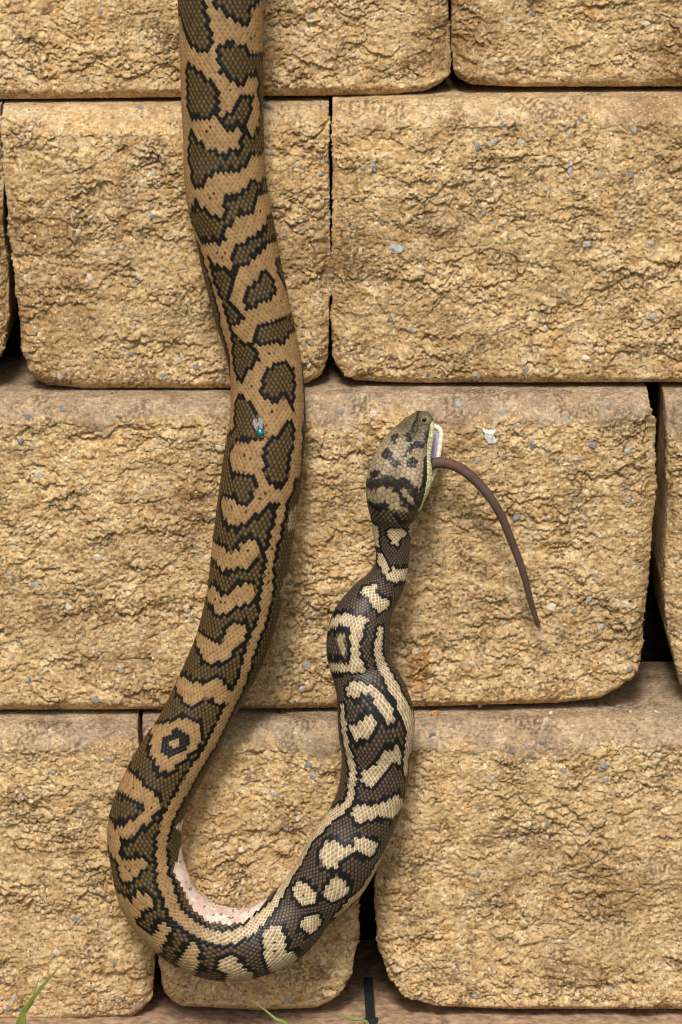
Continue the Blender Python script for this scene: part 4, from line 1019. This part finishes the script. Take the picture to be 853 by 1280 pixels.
# ------------------------------------------------------------------ small things in the gap at the foot of the wall
M_PLASTIC = flat_material('black_plastic', (0.018, 0.018, 0.020), 0.5, 400, 0.3)
st0 = P1(464, 1250, 0.0); sc = empty('plastic_strap', (st0[0], 0.0, Z_BASE)); tag(sc, 'black plastic strap lying across the ledge in the open gap between blocks', 'strap')
def slab(name, pts, wd, th_, mat, par):
    pts = np.array(pts, float); T = np.gradient(pts, axis=0); T /= np.linalg.norm(T, axis=1)[:, None]
    B = np.cross(T, np.array([0, 0, 1.0])); B /= np.linalg.norm(B, axis=1)[:, None]; U = np.cross(B, T)
    V = np.stack([pts + B * a * wd / 2 + U * b * th_ / 2 for a, b in ((-1, -1), (1, -1), (1.0, 1), (-1, 1))], 1)
    V = np.concatenate([np.repeat(V[:1].mean(1, keepdims=True), 4, 1), V, np.repeat(V[-1:].mean(1, keepdims=True), 4, 1)])
    o = mesh_np(name, V.reshape(-1, 3), grid_faces(len(pts) + 2, 4, True), mat, None, False); child_of(o, par); return o
sx0 = st0[0]
slab('strap_band', [(sx0 + .0012, -.041, Z_BASE + .0010), (sx0 + .0006, -.034, Z_BASE + .0026), (sx0, -.02, Z_BASE + .0020), (sx0 - .0008, .01, Z_BASE + .003), (sx0 - .0015, .05, Z_BASE + .005)], .0060, .0016, M_PLASTIC, sc)
slab('strap_buckle', [(sx0 - .0046, -.0135, Z_BASE + .0030), (sx0, -.0130, Z_BASE + .0042), (sx0 + .0044, -.0132, Z_BASE + .0030)], .0040, .0022, M_PLASTIC, sc)
M_STRAW = flat_material('dry_root', (0.27, 0.18, 0.11), 0.8, 300, 0.4)
r4 = random.Random(9); rc = P1(512, 1256, -0.02)
rt_ = empty('dry_straw', (rc[0], -0.02, Z_BASE)); tag(rt_, 'tangle of dry straw and thin roots on the ledge beside the open gap', 'straw')
for i in range(14):
    x = rc[0] + r4.uniform(-.02, .028); y = r4.uniform(-.044, -.012); a = r4.uniform(-.5, .5); L_ = r4.uniform(.008, .022)
    pts = [(x + L_ * t * math.cos(a), y + L_ * t * math.sin(a) + r4.uniform(-.002, .002), Z_BASE + .0010 + r4.uniform(0, .0022) + .0022 * math.sin(t * 3)) for t in np.linspace(0, 1, 5)]
    v, f = tube(spline(pts, 5), r4.uniform(.00022, .0005), 5); o = mesh_np('stalk', v, f, M_STRAW); child_of(o, rt_)
# crumbs of stone fallen on the ledges
for (px, py, rd, ky) in ((545, 885.5, 5, 'C'), (557, 887, 3, 'C'), (480, 890, 2.5, 'C'), (690, 884, 3, 'C'), (592, 482, 2.5, 'B'), (690, 483, 2, 'B'), (140, 490, 2.5, 'B'), (185, 489, 2, 'B'), (820, 870, 4, 'C'), (790, 876, 3, 'C')):
    yy = YF[ky] - 0.003; c = P1(px, py, yy)
    key = {'C': 'D3' if px > 496 else 'D2', 'B': 'C1'}[ky]; S_ = SURF[key].reshape(-1, 3)
    k_ = np.argmin((S_[:, 0] - c[0]) ** 2 + (S_[:, 1] - yy) ** 2 + 0.3 * (S_[:, 2] - c[2]) ** 2)
    ch = bpy.data.objects.new('stone_crumb', chip_meshes[r4.randrange(7) * 4 + r4.choice([1, 3, 1])]); COL.objects.link(ch)
    ch.location = tuple(S_[k_] + np.array([0, 0, rd * MM * 0.5])); ch.scale = [rd * MM * r4.uniform(.8, 1.2) for _ in range(3)]; ch.rotation_euler = (r4.random() * 6, r4.random() * 6, r4.random() * 6)
    if (px, py) == (545, 885.5): tag(ch, 'largest tan crumb of concrete in the joint beside the snake neck', 'crumb', 'crumbs of concrete on the ledges')
    elif ky == 'B': tag(ch, 'tiny crumb of concrete lying in the joint above the block with the rust stain', 'crumb', 'crumbs of concrete on the ledges')
    elif px > 780: tag(ch, 'crumb of concrete lying below the wide dark gap between two blocks', 'crumb', 'crumbs of concrete on the ledges')
    else: tag(ch, 'small crumb of concrete lying in the joint under the block with the rust stain', 'crumb', 'crumbs of concrete on the ledges')
